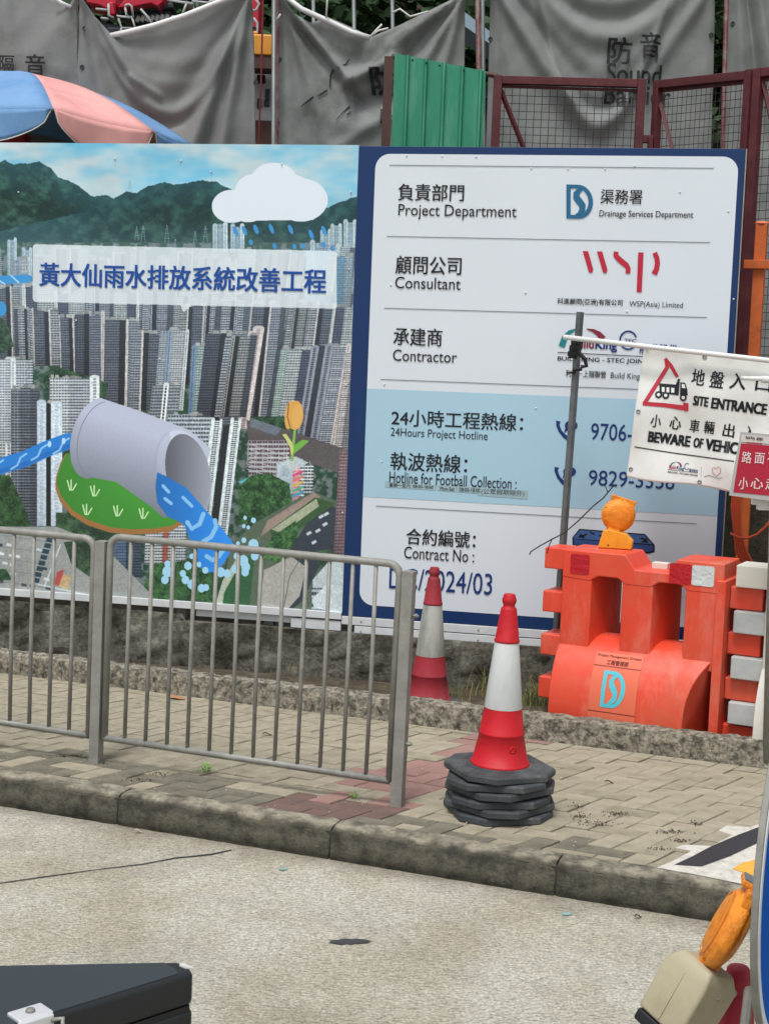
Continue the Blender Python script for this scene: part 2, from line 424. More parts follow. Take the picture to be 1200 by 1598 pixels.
# second row: the tall grey estate
for (x, y, w, yb, s) in [(22, 482, 30, 560, 1), (50, 484, 42, 570, 2), (92, 495, 34, 590, 3), (118, 490, 46, 600, 5), (280, 478, 40, 600, 7), (338, 470, 44, 640, 8), (392, 474, 48, 650, 9), (452, 472, 36, 560, 10), (482, 476, 44, 600, 11), (520, 478, 40, 620, 12)]:
    greytower(x, y, w, yb, s, 3.0)
greytower(160, 500, 60, 640, 13, 3.1, -.02); greytower(205, 520, 52, 640, 14, 3.2, -.04); palet(250, 515, 46, 640, 15, 3.3, -.08)
tower(300, 540, 36, 650, [(0.5, '#7288a6', '#4a5c78', 's'), (2, '#aab8b4', '#5d6a6c', 'b')], 4.0, -.06, True, 16)
greytower(322, 520, 76, 662, 17, 3.2, -.12)
tower(395, 512, 18, 668, [(1, '#dcc8c4', '#87787a', 's')], 3.2, -.16, False, 18)
tower(432, 545, 34, 668, [(0.5, '#4c505c', '#2a2d36', 'b'), (1.6, '#a9b7b0', '#52605c', 'b'), (.5, '#dfe2de', '#8b8f8c', 's')], 3.6, -.15, True, 19)
greytower(352, 524, 50, 650, 29, 3.3, -.14)
greytower(450, 545, 42, 690, 30, 3.3, -.15)
trees([(60, 585), (90, 572), (150, 590), (170, 600), (165, 622), (75, 612)])
trees([(395, 650), (470, 650), (470, 675), (395, 668)])
tower(486, 540, 62, 712, [(1.0, '#8b8d98', '#3a3c48', 's'), (0.7, '#60636f', '#2c2f3a', 'd'), (1.1, '#8b8d98', '#4b4e5a', 's'), (1.5, '#5c5f6b', '#d2d4d8', 'g'), (0.6, '#dac9c4', '#8b7d7e', 's')], 3.4, -.165, True, 20)
tower(540, 548, 22, 720, [(1, '#d8cac6', '#5c5a60', 'b'), (1, '#9a9598', '#3e3f48', 'b')], 3.4, -.12, True, 21)
# nearer left blocks
palet(-70, 560, 90, 760, 22, 4.6, 0.0); palet(-170, 590, 90, 800, 42, 5, .02); palet(-250, 570, 80, 800, 43, 5, .03)
tower(-10, 560, 62, 690, [(1.2, '#c6c9cd', '#6c7078', 'b'), (.4, '#dfe1e3', '#a0a4aa', 's'), (1.2, '#bfc2c6', '#4b4e58', 'b')], 4.2, 0.0, True, 23)
tower(78, 590, 78, 700, [(1, '#d2d2d2', '#565963', 'b'), (1, '#bdbec2', '#4a4d57', 'b'), (.5, '#e0e0e0', '#8a8d96', 's')], 4.6, 0.0, True, 25)
tower(18, 605, 44, 822, [(1, '#7e838c', '#34383f', 'b'), (1.1, '#6d7079', '#2c3036', 'b'), (.9, '#585c66', '#2c3036', 'b')], 4.6, 0.0, True, 24)
tower(58, 628, 40, 820, [(.8, '#c4ccd8', '#aab4c4', 's'), (.4, '#3a3d45', '#22242a', 'd'), (1.0, '#d4dbe4', '#b8c2d0', 's')], 5, 0.0, True, 26)
trees([(-60, 740), (16, 742), (38, 790), (50, 822), (-60, 822)], '#1b3020', '#44693f')
trees([(88, 800), (240, 800), (240, 860), (88, 870)], '#22332a', '#4d6a49')
tower(228, 818, 64, 880, [(1, '#cfd0d2', '#4d4f57', 'b'), (.3, '#b86a5a', '#7a3a30', 'b'), (1, '#c3c5c8', '#4a4d57', 'b')], 4.6, -.04, False, 27)
tower(174, 838, 48, 900, [(1, '#5d6f86', '#35455a', 'b'), (1, '#46525f', '#2a343f', 'b')], 4.6, -.02, False, 28)
# middle white slab behind the pipe mouth
tower(238, 600, 44, 700, [(1, '#8c9196', '#3f444c', 'b'), (.5, '#e2e4e5', '#34373d', 's'), (1, '#9aa0a6', '#4a4f57', 'b')], 5, -.1, True, 31)
paint([(262, 640), (348, 672), (345, 700), (262, 690)], '#5a6068')
tower(262, 648, 70, 745, [(1, '#a9b0b5', '#474d57', 'b'), (1, '#b4babd', '#474d57', 'b')], 6.5, -.05, True, 32)
for (x, w, s) in [(330, 18, 33), (349, 9, 34), (360, 17, 35)]:
    tower(x, 655 if x != 349 else 665, w, 838, [(.5, '#dfe4e6', '#dfe4e6', 's'), (.6, '#e4e8ea', '#2e3138', 'b'), (.4, '#dfe4e6', '#c9cfd2', 's')] if x != 349 else [(1, '#494b52', '#2a2c32', 'd')], 3.3, -.12, False, s)
# podium, school, trees, nullah and road in the lower right
paint([(385, 655), (452, 672), (538, 700), (560, 720), (556, 745), (520, 735), (388, 690)], '#5e5657', shade=grain)
paint([(392, 652), (440, 668), (432, 680), (390, 666)], '#6e7480', shade=grain)
tower(388, 688, 64, 745, [(1, '#b9b4b6', '#503f49', 'b')], 7.0, 0, False, 36)
for i in range(9):
    line([(388 + i * 12, 690 + i * 3.7), (388 + i * 12 - 2, 728 + i * 3.7)], 1.0, '#c9c6c8')
for i in range(6): line([(386, 692 + i * 8), (480, 722 + i * 8)], 1.1, '#bdb9bc')
tower(432, 722, 30, 770, [(1, '#aab4ba', '#97a2aa', 's')], 30, -.03, False, 37); tower(458, 724, 18, 785, [(.8, '#d3a9ae', '#c86f85', 'b'), (.6, '#dfe2e4', '#595c66', 'b')], 5, -.02, False, 38)
paint([(436, 722), (462, 712), (482, 722), (457, 735)], '#c2c8c9', shade=grain)
tower(476, 724, 14, 770, [(1, '#d8dadb', '#3b3d44', 'b')], 5, -.04, False, 39)
for i, c in enumerate(['#d3567c', '#d87b6a', '#d9b25c', '#55ad84', '#3fa0b8']): line([(458, 742 + i * 8), (472, 736 + i * 8)], 4, c)
paint([(372, 752), (395, 742), (405, 750), (385, 758)], '#57b6bd')
trees([(372, 760), (392, 742), (420, 738), (452, 755), (456, 790), (440, 800), (400, 812), (372, 820)], '#1c3424', '#53814c')
paint([(360, 850), (400, 815), (470, 775), (492, 768), (545, 790), (545, 972), (340, 972)], '#5d6a58', shade=grain)
paint([(405, 840), (418, 812), (490, 768), (500, 775), (430, 822), (360, 868)], '#a08a80', shade=grain)
paint([(420, 828), (492, 776), (522, 785), (520, 795), (432, 845)], '#3d5a3a', shade=grain)
paint([(424, 826), (494, 778), (498, 790), (440, 832)], '#c2bfa5', .8, grain)
trees([(425, 838), (462, 812), (468, 850), (440, 880), (405, 870)], '#23402b', '#5c8a50')
paint([(455, 855), (480, 815), (518, 790), (545, 800), (540, 860), (505, 872), (470, 940), (430, 972), (470, 900)], '#3a414b', shade=grain)
for (x, y) in [(497, 806), (505, 802), (478, 832), (492, 828), (486, 846), (503, 818)]: paint([(x, y), (x + 7, y - 4), (x + 9, y), (x + 2, y + 4)], '#c9ced2')
paint([(404, 972), (412, 890), (455, 868), (478, 885), (468, 930), (430, 972)], '#b0aaa2', shade=grain)
line([(440, 965), (452, 900), (470, 870)], 1.2, '#5d5d5c')
paint([(345, 965), (352, 905), (378, 870), (398, 865), (388, 960)], '#35603f', shade=grain)
paint([(330, 965), (348, 905), (372, 868), (378, 874), (350, 925), (345, 965)], '#b3b7a4', shade=grain)
trees([(235, 880), (330, 872), (345, 905), (330, 972), (210, 972)], '#1f3a29', '#4c7746')
trees([(490, 860), (540, 855), (540, 880), (500, 890)], '#2b3f34', '#4f6b4b')
tower(530, 702, 34, 866, [(1, '#8d7276', '#5a4a52', 'b'), (.8, '#7a6268', '#4b3d45', 'b')], 5, -.06, True, 40)
paint([(488, 905), (520, 868), (566, 862), (566, 972), (490, 960)], '#c2c9cb', shade=grain)
tower(486, 915, 50, 972, [(1, '#a9afb4', '#3f444c', 'b')], 9, 0, False, 41)
paint([(487, 935), (510, 912), (545, 915), (540, 960), (490, 948)], '#d4dadb', shade=grain)
# car park, lower left
paint([(-250, 822), (90, 822), (160, 850), (235, 925), (250, 972), (-250, 972)], '#9b9b98', shade=grain)
for r_ in range(7):
    for c_ in range(26):
        x = -240 + c_ * 12.5 + r_ * 3 + prng.uniform(-2, 2); y = 832 + r_ * 15 + c_ * 1.7 - 18 + prng.uniform(-1, 1)
        if x > 78 or prng.random() < .25: continue
        c = ['#d6d8da', '#c9cbcd', '#3c4046', '#8a8f95', '#e2e3e4', '#5a5f67'][int(prng.integers(6))]
        paint([(x, y), (x + 8, y + 2), (x + 7, y + 6), (x - 1, y + 4)], c)
for r_ in range(8): line([(-250, 800 + r_ * 18), (75, 845 + r_ * 18)], 0.9, '#6d6f70', .7)
for i in range(8): paint([(74 - i * 3, 838 + i * 9), (84 - i * 3, 840 + i * 9), (82 - i * 3, 847 + i * 9), (72 - i * 3, 845 + i * 9)], '#2e4450')
paint([(90, 892), (100, 888), (96, 915), (84, 912)], '#b8504e', shade=grain); paint([(100, 895), (112, 900), (106, 920), (92, 915)], '#c6a67c', shade=grain)
line([(70, 915), (95, 850)], 2, '#d4d5d5'); line([(60, 912), (245, 950)], 2.2, '#c9cbcc'); line([(175, 905), (170, 935)], 1.5, '#cfd0d0')
trees([(-250, 885), (10, 888), (20, 905), (-250, 915)], '#24402f', '#4b6f4b')
trees([(100, 846), (150, 840), (165, 870), (140, 900), (112, 880)], '#26362d', '#4c6448')
cv *= (0.93 + 0.14 * big)[..., None]

_b = (cv + np.roll(cv, 1, 0) + np.roll(cv, 1, 1) + np.roll(np.roll(cv, 1, 0), 1, 1)) / 4; cv = cv * .45 + _b * .55      # camera softness of the printed aerial photograph
_h = (np.clip((640 - gy) / 260, 0, 1) * np.clip((gy - 330) / 60, 0, 1) * .30)[..., None]; cv = cv * (1 - _h) + rgb('#93aebf') * _h
# printed drawing: cloud, rain, caption panel
for (x, y, rx, ry) in [(362, 322, 31, 26), (400, 296, 32, 25), (428, 279, 35, 25), (425, 305, 60, 38), (470, 312, 42, 34), (455, 297, 30, 25), (388, 320, 30, 27)]:
    paint(ell(x, y, rx, ry), '#dfe1e9')
paint([(348, 320), (490, 320), (490, 343), (348, 345)], '#dfe1e9')
for (x, y) in [(368, 361), (382, 360), (400, 358), (424, 357), (454, 358), (486, 366), (506, 360), (392, 378), (429, 384), (460, 385), (474, 384), (505, 382), (519, 388)]:
    paint(ell(x, y, 3.2, 8 if y < 370 else 4.5, -22), '#3f8ecb')
def rrect(x0, y0, x1, y1, r):
    o = []
    for cx_, cy_, a in [(x1 - r, y0 + r, -90), (x1 - r, y1 - r, 0), (x0 + r, y1 - r, 90), (x0 + r, y0 + r, 180)]:
        for i in range(6): t_ = math.radians(a + 90 * i / 5); o.append((cx_ + r * math.cos(t_), cy_ + r * math.sin(t_)))
    return o
cap = [(x, y + (x - 52) * 0.023) for (x, y) in rrect(52, 381, 526, 471, 5)]
paint(cap, '#e3e6ea', .84)
paint([(282, 476), (300, 476), (287, 487)], '#e3e6ea', .84)
# river at the far left
line([(-250, 470), (-150, 440), (-60, 455), (0, 437), (44, 435)], 13, '#3f93cf'); line([(-10, 432), (8, 443)], 2.5, '#a8d2ee'); line([(18, 430), (30, 441)], 2.5, '#a8d2ee')
paint(ell(0, 482, 11, 12), '#3f93cf')
pts = [(-250, 770), (-150, 700), (-60, 745), (0, 728), (40, 716), (75, 700), (108, 688)]
line(pts, 25, '#2c7fd0'); line([(p[0], p[1] + 8) for p in pts], 7, '#1f69b8', .7)
for x, y in [(-120, 712), (-60, 745), (-6, 730), (30, 720), (62, 706), (96, 696)]: line([(x - 12, y + 12), (x - 2, y + 6), (x + 3, y - 6), (x + 12, y - 12)], 3.2, '#8fc2ee')
paint(ell(78, 693, 3, 5), '#bcdcf5'); paint(ell(100, 688, 3, 5), '#bcdcf5')
# mound, pipe, water
gshade = 0.82 + 0.4 * np.clip((gx - 80) / 220, 0, 1) * np.clip((860 - gy) / 160, 0, 1)
mound = [(103, 708), (95, 722), (88, 745), (87, 762), (94, 782), (112, 804), (138, 820), (172, 831), (205, 834), (240, 833), (270, 828), (284, 818)]
paint(mound + [(320, 790), (250, 700)], '#a2703f')
paint([(x + (2 if x < 200 else 0), y - 8 if y > 760 else y) for x, y in mound] + [(325, 770), (250, 700)], '#4c9f3c', shade=gshade)
for (x, y) in [(110, 762), (146, 771), (134, 800), (182, 802), (222, 806)]:
    for dx, h in [(-4, 12), (2, 13), (10, 7)]: line([(x + 1 + dx * .3, y + 3), (x + dx, y - h)], 2.0, '#d5ecb8')
pshade = np.clip(1.08 - 0.38 * np.clip(((gy - 640) - (gx - 130) * 0.36) / 120, 0, 1) + 0.05 * (fine - .5), .6, 1.1)
body = ell(148, 684, 36, 64, 14, a0=70, a1=270) + [(160, 622), (215, 640), (296, 671), (330, 700), (300, 800), (255, 808), (238, 792), (182, 752)]
paint(body, '#b3b4c6', shade=pshade)
line(ell(158, 686, 35, 60, 14, a0=80, a1=262), 1.2, '#7e8096')
paint(ell(288, 742, 41, 72, -12), '#c4c6d6', shade=pshade)
paint(ell(282, 742, 38, 71, -12, a0=90, a1=270), '#a4a6ba', .35)
paint(ell(294, 738, 34, 62, -12), '#8b8b99')
ish = 0.75 + 0.5 * np.clip((gx - 262) / 70, 0, 1); paint(ell(294, 738, 34, 62, -12), '#84848f', 1, ish)
wsh = 0.85 + 0.3 * np.clip((gx - 240) / 110, 0, 1)
paint([(246, 737), (262, 744), (292, 762), (318, 792), (345, 822), (366, 850), (352, 875), (338, 892), (324, 894), (310, 884), (308, 860), (296, 840), (288, 818), (262, 806), (246, 785), (243, 760)], '#2b7ed0', shade=wsh)
for P in [[(255, 758), (264, 768)], [(258, 778), (268, 786)], [(286, 776), (300, 790)]]: line(P, 5, '#8cc3f0')
for P in [[(293, 815), (300, 825), (312, 818), (318, 802)], [(318, 845), (330, 838), (338, 822), (336, 812)], [(323, 868), (332, 874), (342, 868), (350, 856)]]: line(P, 7, '#8cc3f0')
for (x, y, r_) in [(262, 892, 8), (258, 905, 6), (262, 880, 5), (290, 905, 6), (300, 912, 7), (315, 918, 6), (322, 917, 5), (286, 895, 5), (294, 883, 6), (311, 881, 4), (300, 868, 4), (345, 893, 7), (355, 895, 6), (370, 868, 5), (380, 875, 8), (384, 885, 7), (383, 893, 6), (396, 850, 8), (402, 860, 7), (398, 868, 6), (381, 843, 4), (372, 848, 3), (396, 812, 4), (383, 808, 3), (388, 823, 3), (381, 821, 3), (321, 890, 5), (368, 888, 6)]:
    paint(ell(x, y, r_, r_ * 1.1), '#a9d6ee')
# tulip
line([(461, 668), (458, 695), (456, 718)], 4, '#86b558'); paint([(456, 712), (460, 695), (472, 686), (483, 688), (472, 698), (462, 706)], '#74b04a'); paint([(455, 712), (453, 698), (448, 688), (441, 678), (447, 677), (456, 690), (459, 704)], '#cfcf7a')
paint(ell(452, 648, 7, 22, 6), '#e0a65a'); paint(ell(461, 648, 13, 23, 3), '#e2a250'); line([(451, 630), (449, 650), (453, 666)], 1.6, '#7b5a35'); paint(ell(464, 650, 8, 19, 5), '#e8b26a', .6)
cv = np.clip(cv * np.array([.96, 1.0, 1.01], np.float32), 0, 1)

# ================================================================ SETTING
KA = math.radians(-20.1); kd = np.array([math.cos(KA), math.sin(KA), 0]); kn = np.array([-math.sin(KA), math.cos(KA), 0])   # along the kerb, across it (away)
K0 = gz(515, 1290)                                      # a point on the top front edge of the road kerb
L0 = gz(600, 1125)                                      # foot of the low edging
def kc(P): d = np.array(P[:2]) - K0[:2]; return float(d @ kd[:2]), float(d @ kn[:2])
def kw(a, b, z=0.0): return (K0[0] + kd[0] * a + kn[0] * b, K0[1] + kd[1] * a + kn[1] * b, z)
KB = kc(L0)[1]                                          # depth of the pavement
ROADZ = -0.135

M_road = mat('concrete_road', '#ccc8b9', rough=0.9, var=0.40, scale=95, bump=2.2, bscale=60, col2='#b8b29e', mscale=1.6, mix=(0.42, 0.62), spec=0.2)
def road_extra():
    nt = M_road.node_tree; N = nt.nodes; L = nt.links; b = N['Principled BSDF']
    tc = N.new('ShaderNodeTexCoord'); mp = N.new('ShaderNodeMapping'); mp.inputs['Rotation'].default_value = (0, 0, 0.35); mp.inputs['Scale'].default_value = (34, 95, 1)
    L.new(tc.outputs['Object'], mp.inputs[0]); n = N.new('ShaderNodeTexNoise'); n.inputs['Scale'].default_value = 1; n.inputs['Detail'].default_value = 5; L.new(mp.outputs[0], n.inputs['Vector'])
    mr = N.new('ShaderNodeMapRange'); mr.inputs[1].default_value = 0.33; mr.inputs[2].default_value = 0.55; mr.inputs[3].default_value = 0.70; mr.inputs[4].default_value = 1.10; L.new(n.outputs[0], mr.inputs[0])
    h = N.new('ShaderNodeHueSaturation'); src = b.inputs['Base Color'].links[0].from_socket; L.new(src, h.inputs['Color']); L.new(mr.outputs[0], h.inputs['Value']); L.new(h.outputs[0], b.inputs['Base Color'])
road_extra()
def road_dirt():
    nt = M_road.node_tree; N = nt.nodes; L = nt.links; b = N['Principled BSDF']; tc = N.new('ShaderNodeTexCoord')
    sb = N.new('ShaderNodeVectorMath'); sb.operation = 'SUBTRACT'; L.new(tc.outputs['Object'], sb.inputs[0]); sb.inputs[1].default_value = (K0[0], K0[1], 0)
    dt = N.new('ShaderNodeVectorMath'); dt.operation = 'DOT_PRODUCT'; L.new(sb.outputs[0], dt.inputs[0]); dt.inputs[1].default_value = (kn[0], kn[1], 0)
    n = N.new('ShaderNodeTexNoise'); n.inputs['Scale'].default_value = 5; n.inputs['Detail'].default_value = 10; n.inputs['Roughness'].default_value = .7; L.new(tc.outputs['Object'], n.inputs['Vector'])
    ad = N.new('ShaderNodeMath'); ad.operation = 'MULTIPLY_ADD'; L.new(n.outputs[0], ad.inputs[0]); ad.inputs[1].default_value = .45; L.new(dt.outputs['Value'], ad.inputs[2])
    mr = N.new('ShaderNodeMapRange'); mr.inputs[1].default_value = .05; mr.inputs[2].default_value = .26; mr.inputs[4].default_value = .62; L.new(ad.outputs[0], mr.inputs[0])
    n2 = N.new('ShaderNodeTexNoise'); n2.inputs['Scale'].default_value = .9; n2.inputs['Detail'].default_value = 9; n2.inputs['Roughness'].default_value = .66; n2.inputs['Distortion'].default_value = .6; L.new(tc.outputs['Object'], n2.inputs['Vector'])
    m2 = N.new('ShaderNodeMapRange'); m2.inputs[1].default_value = .50; m2.inputs[2].default_value = .72; m2.inputs[4].default_value = .42; L.new(n2.outputs[0], m2.inputs[0])
    mx = N.new('ShaderNodeMath'); mx.operation = 'MAXIMUM'; L.new(mr.outputs[0], mx.inputs[0]); L.new(m2.outputs[0], mx.inputs[1])
    m = N.new('ShaderNodeMix'); m.data_type = 'RGBA'; src = b.inputs['Base Color'].links[0].from_socket; L.new(mx.outputs[0], m.inputs[0]); L.new(src, m.inputs[6]); m.inputs[7].default_value = (.17, .145, .11, 1); L.new(m.outputs[2], b.inputs['Base Color'])
road_dirt()
mb = MB()
mb.add([(-150, -60, ROADZ), (150, -60, ROADZ), (150, 400, ROADZ), (-150, 400, ROADZ)], [(0, 1, 2, 3)])
road = structure(mb.build('road', M_road))
tag(road, 'pale brushed concrete road in front of the kerb')
M_dark = mat('tar_dark', '#2a2c2e', rough=0.85, var=0.1)
def ground_poly(name, px, m, z, parent=None):
    mb = MB(); mb.add([tuple(gz(x, y, z)) for x, y in px], [tuple(range(len(px)))]); return mb.build(name, m, parent)
# joint and patches in the road
jp = strokes([(-40, 1384), (0, 1378), (70, 1368), (150, 1357), (225, 1348), (272, 1339), (330, 1333), (362, 1326)], [1.0, 1.0, 1.3, .8, 1.2, 1.5, 2.0, 1.2])
mb = MB()
for q in jp: mb.add([tuple(gz(x, y, ROADZ + 0.003)) for x, y in q], [(0, 1, 2, 3)])
mb.build('joint_line', M_dark, road)
blob = lambda cx, cy, rx, ry, n=26, j=0.35: [(cx + rx * (1 + random.uniform(-j, j) * .6) * math.cos(2 * math.pi * k / n), cy + ry * (1 + random.uniform(-j, j)) * math.sin(2 * math.pi * k / n)) for k in range(n)]
mb = MB(); mb.add([tuple(gz(x, y, ROADZ + 0.004)) for x, y in blob(544, 1469, 33, 4.2)], [tuple(range(26))]); mb.build('tar_patch', mat('tar_patch', '#3a3c3e', rough=.8, var=.2, scale=60), road)
mb = MB()
for (x, y, s) in [(442, 1356, 7), (884, 1426, 9)]: mb.add([tuple(gz(a, b, ROADZ + 0.004)) for a, b in blob(x, y, s, s * .22, 12)], [tuple(range(12))])
mb.build('paint_fleck', mat('teal_fleck', '#7fa39c', rough=.8), road)

# pavement bed, then bricks one by one
M_mort = mat('joint_sand', '#3d3a32', rough=0.95, var=0.25, scale=40, bump=0.5)
mb = MB(); far = KB + 0.05
pv = [kw(-14, 0.10), kw(14, 0.10), kw(14, far), kw(-14, far)]
mb.prismz([(p[0], p[1]) for p in pv], ROADZ - 0.05, -0.014)
pavement = structure(mb.build('pavement', M_mort)); tag(pavement, 'brick paved footway between the road kerb and the low edging')
M_brick = mat('paving_brick', '#a8a08c', rough=0.9, var=0.10, scale=30, bump=0.8, bscale=150, col2='#958e7b', mscale=14, obj_rand=0.07, spec=0.2)
M_brickd = mat('paving_brick_dark', '#7d796a', rough=0.85, var=0.14, scale=22, bump=0.8, bscale=140, col2='#636053', mscale=9, obj_rand=0.08, spec=0.2)
M_brickr = mat('paving_brick_red', '#a18078', rough=0.9, var=0.12, scale=28, bump=0.8, bscale=140, col2='#96796f', mscale=14, obj_rand=0.08, spec=0.2)
M_brickrd = mat('paving_brick_red_dark', '#7a625b', rough=0.88, var=0.14, scale=24, bump=0.8, bscale=140, col2='#695b55', mscale=10, obj_rand=0.08, spec=0.2)
M_brickg = mat('paving_brick_grey', '#a29b86', rough=0.9, var=0.12, scale=26, bump=0.8, bscale=140, col2='#8b8572', mscale=12, obj_rand=0.08, spec=0.2)
az1, az2 = math.radians(112), math.radians(39)
f1 = np.array([math.sin(az1), math.cos(az1)]); f2 = np.array([math.sin(az2), math.cos(az2)])
UN, G = 0.104, 0.0065        # herringbone: every brick is two units long and one wide
def brick_mesh(n1, n2):
    a, b = f1 * (UN * n1 / 2 - G / 2), f2 * (UN * n2 / 2 - G / 2); ch = 0.0035; V = []
    for (k, z) in ((0, -0.05), (0, -ch), (1, 0.0)):
        for sx, sy in ((-1, -1), (1, -1), (1, 1), (-1, 1)):
            p = a * sx * (1 - k * 2 * ch / (UN * n1)) + b * sy * (1 - k * 2 * ch / (UN * n2)); V.append((p[0], p[1], z))
    Fc = [(0, 1, 5, 4), (1, 2, 6, 5), (2, 3, 7, 6), (3, 0, 4, 7), (4, 5, 9, 8), (5, 6, 10, 9), (6, 7, 11, 10), (7, 4, 8, 11), (8, 9, 10, 11)]
    return V, Fc
def mk_brick(m, n1, n2):
    V_, F_ = brick_mesh(n1, n2); me = bpy.data.meshes.new('brick'); me.from_pydata(V_, [], F_); me.materials.append(m); me.update(); return me
bmeshes = {(k, n): mk_brick(m, *n) for n in ((2, 1), (1, 2)) for k, m in dict(n=M_brick, d=M_brickd, r=M_brickr, rd=M_brickrd, g=M_brickg).items()}
A = np.stack([f1, f2], 1); Ai = np.linalg.inv(A)
spots = []
org = np.array(gz(640, 1200)[:2])
for j in range(-64, 65):
    for i, kind_ in [(q, t) for q in range(-18, 19) for t in (0, 1)]:
        n = (2, 1) if kind_ == 0 else (1, 2)
        c = org + (f1 * (j + 4 * i + 1) + f2 * (j + .5)) * UN if kind_ == 0 else org + (f1 * (j + 4 * i + 2.5) + f2 * j) * UN
        a, b = kc(c)
        if not (-4.6 < a < 4.6): continue
        px, py = proj((c[0], c[1], 0))
        spots.append((c, a, b, px, py, n))
front = 0.115
def clipk(Vs, lo, hi):    # clip a brick's plan to the strip between the kerb and the edging
    def cut(P, f):
        o = []
        for i in range(len(P)):
            p, q = P[i - 1], P[i]; fp, fq = f(p), f(q)
            if fp >= 0: o.append(p)
            if (fp < 0) != (fq < 0): t = fp / (fp - fq); o.append(p + (q - p) * t)
        return o
    P = cut(Vs, lambda p: kc(p)[1] - lo); P = cut(P, lambda p: hi - kc(p)[1]) if len(P) > 2 else P
    return P
whole, cut_, rest = [], [], []
wob = lambda a: 0.05 * math.sin(a * 3.1) + 0.03 * math.sin(a * 7.7 + 1)
for (c, a, b, px, py, n) in spots:
    half = (abs(f1 @ kn[:2]) * n[0] + abs(f2 @ kn[:2]) * n[1]) * UN / 2
    if b + half < front or b - half > KB - 0.004: continue
    # colour of the unit
    along = (px - (500 + (1262 - py) * 2.6))          # the red course runs obliquely across the footway
    red = (-90 < along < 120 and py > 1195) or (-50 < along < 60)
    red = red and not (py > 1215 and -55 < along < 25 and py < 1262 and random.random() < .35)
    dirty = b < 0.42 + wob(a) and px < 610
    if px > 1000 and py > 1200: red = False
    k = ('rd' if dirty else 'r') if red else ('d' if dirty and random.random() < .9 else ('g' if random.random() < 0.22 else 'n'))
    if px > 640 and b < 0.30 and not red: k = 'g' if random.random() < .6 else 'd'
    full = b - half > front and b + half < KB - 0.004
    vis = -60 < px < 1260 and py < 1400
    (whole if full and vis else cut_ if vis else rest).append((c, (k, n), a, b, px, py))
whole.sort(key=lambda q: -q[5])
n_obj = 0
def poly_brick(c, k, tilt=0.0):
    a, b_ = f1 * (UN * k[1][0] / 2 - G / 2), f2 * (UN * k[1][1] / 2 - G / 2)
    P = clipk([c - a - b_, c + a - b_, c + a + b_, c - a + b_], front, KB - 0.004)
    return P
for (c, k, a, b, px, py) in whole[:238]:
    o = bpy.data.objects.new('brick', bmeshes[k]); C.objects.link(o); o.parent = pavement
    o.location = (c[0], c[1], random.uniform(-0.004, 0.0025)); o.rotation_euler = (random.uniform(-.012, .012), random.uniform(-.012, .012), random.uniform(-.014, .014))
    n_obj += 1
edge = [q for q in cut_ if q[4] > -60]
edge.sort(key=lambda q: -q[5])
joined = {}
def add_poly(mbx, P, z=0.0):
    if len(P) < 3: return
    area = 0.5 * abs(sum(P[i - 1][0] * P[i][1] - P[i][0] * P[i - 1][1] for i in range(len(P))))
    if area < 4e-4: return
    mbx.prismz([tuple(p) for p in P], -0.05, z)
for q in edge[:60]:
    P = poly_brick(q[0], q[1])
    if len(P) < 3: continue
    mbx = MB(); cc = sum(P) / len(P); add_poly(mbx, [p - cc for p in P])
    if not mbx.v: continue
    mbx.build('brick', bmeshes[q[1]].materials[0], pavement, loc=(cc[0], cc[1], random.uniform(-.001, .0005))); n_obj += 1
for q in whole[238:] + edge[60:] + rest:
    mbx = joined.setdefault(q[1][0], MB()); add_poly(mbx, poly_brick(q[0], q[1]), random.uniform(-.0015, .001))
mbx = MB(); ks = list(joined); ml = [bmeshes[(k, (2, 1))].materials[0] for k in ks]
for i, k in enumerate(ks): mbx.add(joined[k].v, joined[k].f, i)
fb = mbx.build('far_bricks', ml, pavement); fb['kind'] = 'stuff'
print('bricks', n_obj, len(spots))

# ---- road kerb of cast stones
M_kerb = mat('kerb_concrete', '#aca695', rough=0.9, var=0.22, scale=50, bump=1.4, bscale=80, col2='#7b776c', mscale=12, mix=(0.46, 0.62), spec=0.2)
def kerb_tone():
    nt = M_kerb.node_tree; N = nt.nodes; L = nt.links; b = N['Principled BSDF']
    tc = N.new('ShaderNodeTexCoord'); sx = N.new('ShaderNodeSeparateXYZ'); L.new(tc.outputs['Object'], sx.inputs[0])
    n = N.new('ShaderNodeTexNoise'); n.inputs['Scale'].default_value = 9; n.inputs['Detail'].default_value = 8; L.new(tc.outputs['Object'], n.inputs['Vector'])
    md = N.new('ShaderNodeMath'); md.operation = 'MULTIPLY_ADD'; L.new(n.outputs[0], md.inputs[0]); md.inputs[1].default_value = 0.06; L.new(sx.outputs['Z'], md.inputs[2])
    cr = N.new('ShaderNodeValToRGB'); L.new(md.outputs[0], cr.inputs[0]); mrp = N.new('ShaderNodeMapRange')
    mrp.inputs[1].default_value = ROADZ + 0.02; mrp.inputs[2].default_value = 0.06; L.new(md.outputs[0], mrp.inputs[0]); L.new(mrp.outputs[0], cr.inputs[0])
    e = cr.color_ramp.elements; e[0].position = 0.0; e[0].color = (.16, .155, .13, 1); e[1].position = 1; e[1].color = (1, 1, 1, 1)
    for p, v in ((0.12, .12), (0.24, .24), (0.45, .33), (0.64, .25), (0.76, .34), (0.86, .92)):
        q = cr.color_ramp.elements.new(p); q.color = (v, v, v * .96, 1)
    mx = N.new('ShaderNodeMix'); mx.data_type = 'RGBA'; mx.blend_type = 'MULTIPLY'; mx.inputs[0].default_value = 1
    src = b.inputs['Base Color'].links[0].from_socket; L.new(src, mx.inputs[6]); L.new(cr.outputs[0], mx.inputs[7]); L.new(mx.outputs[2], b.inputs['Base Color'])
kerb_tone()     # face of the stones darker by height, pale along the top
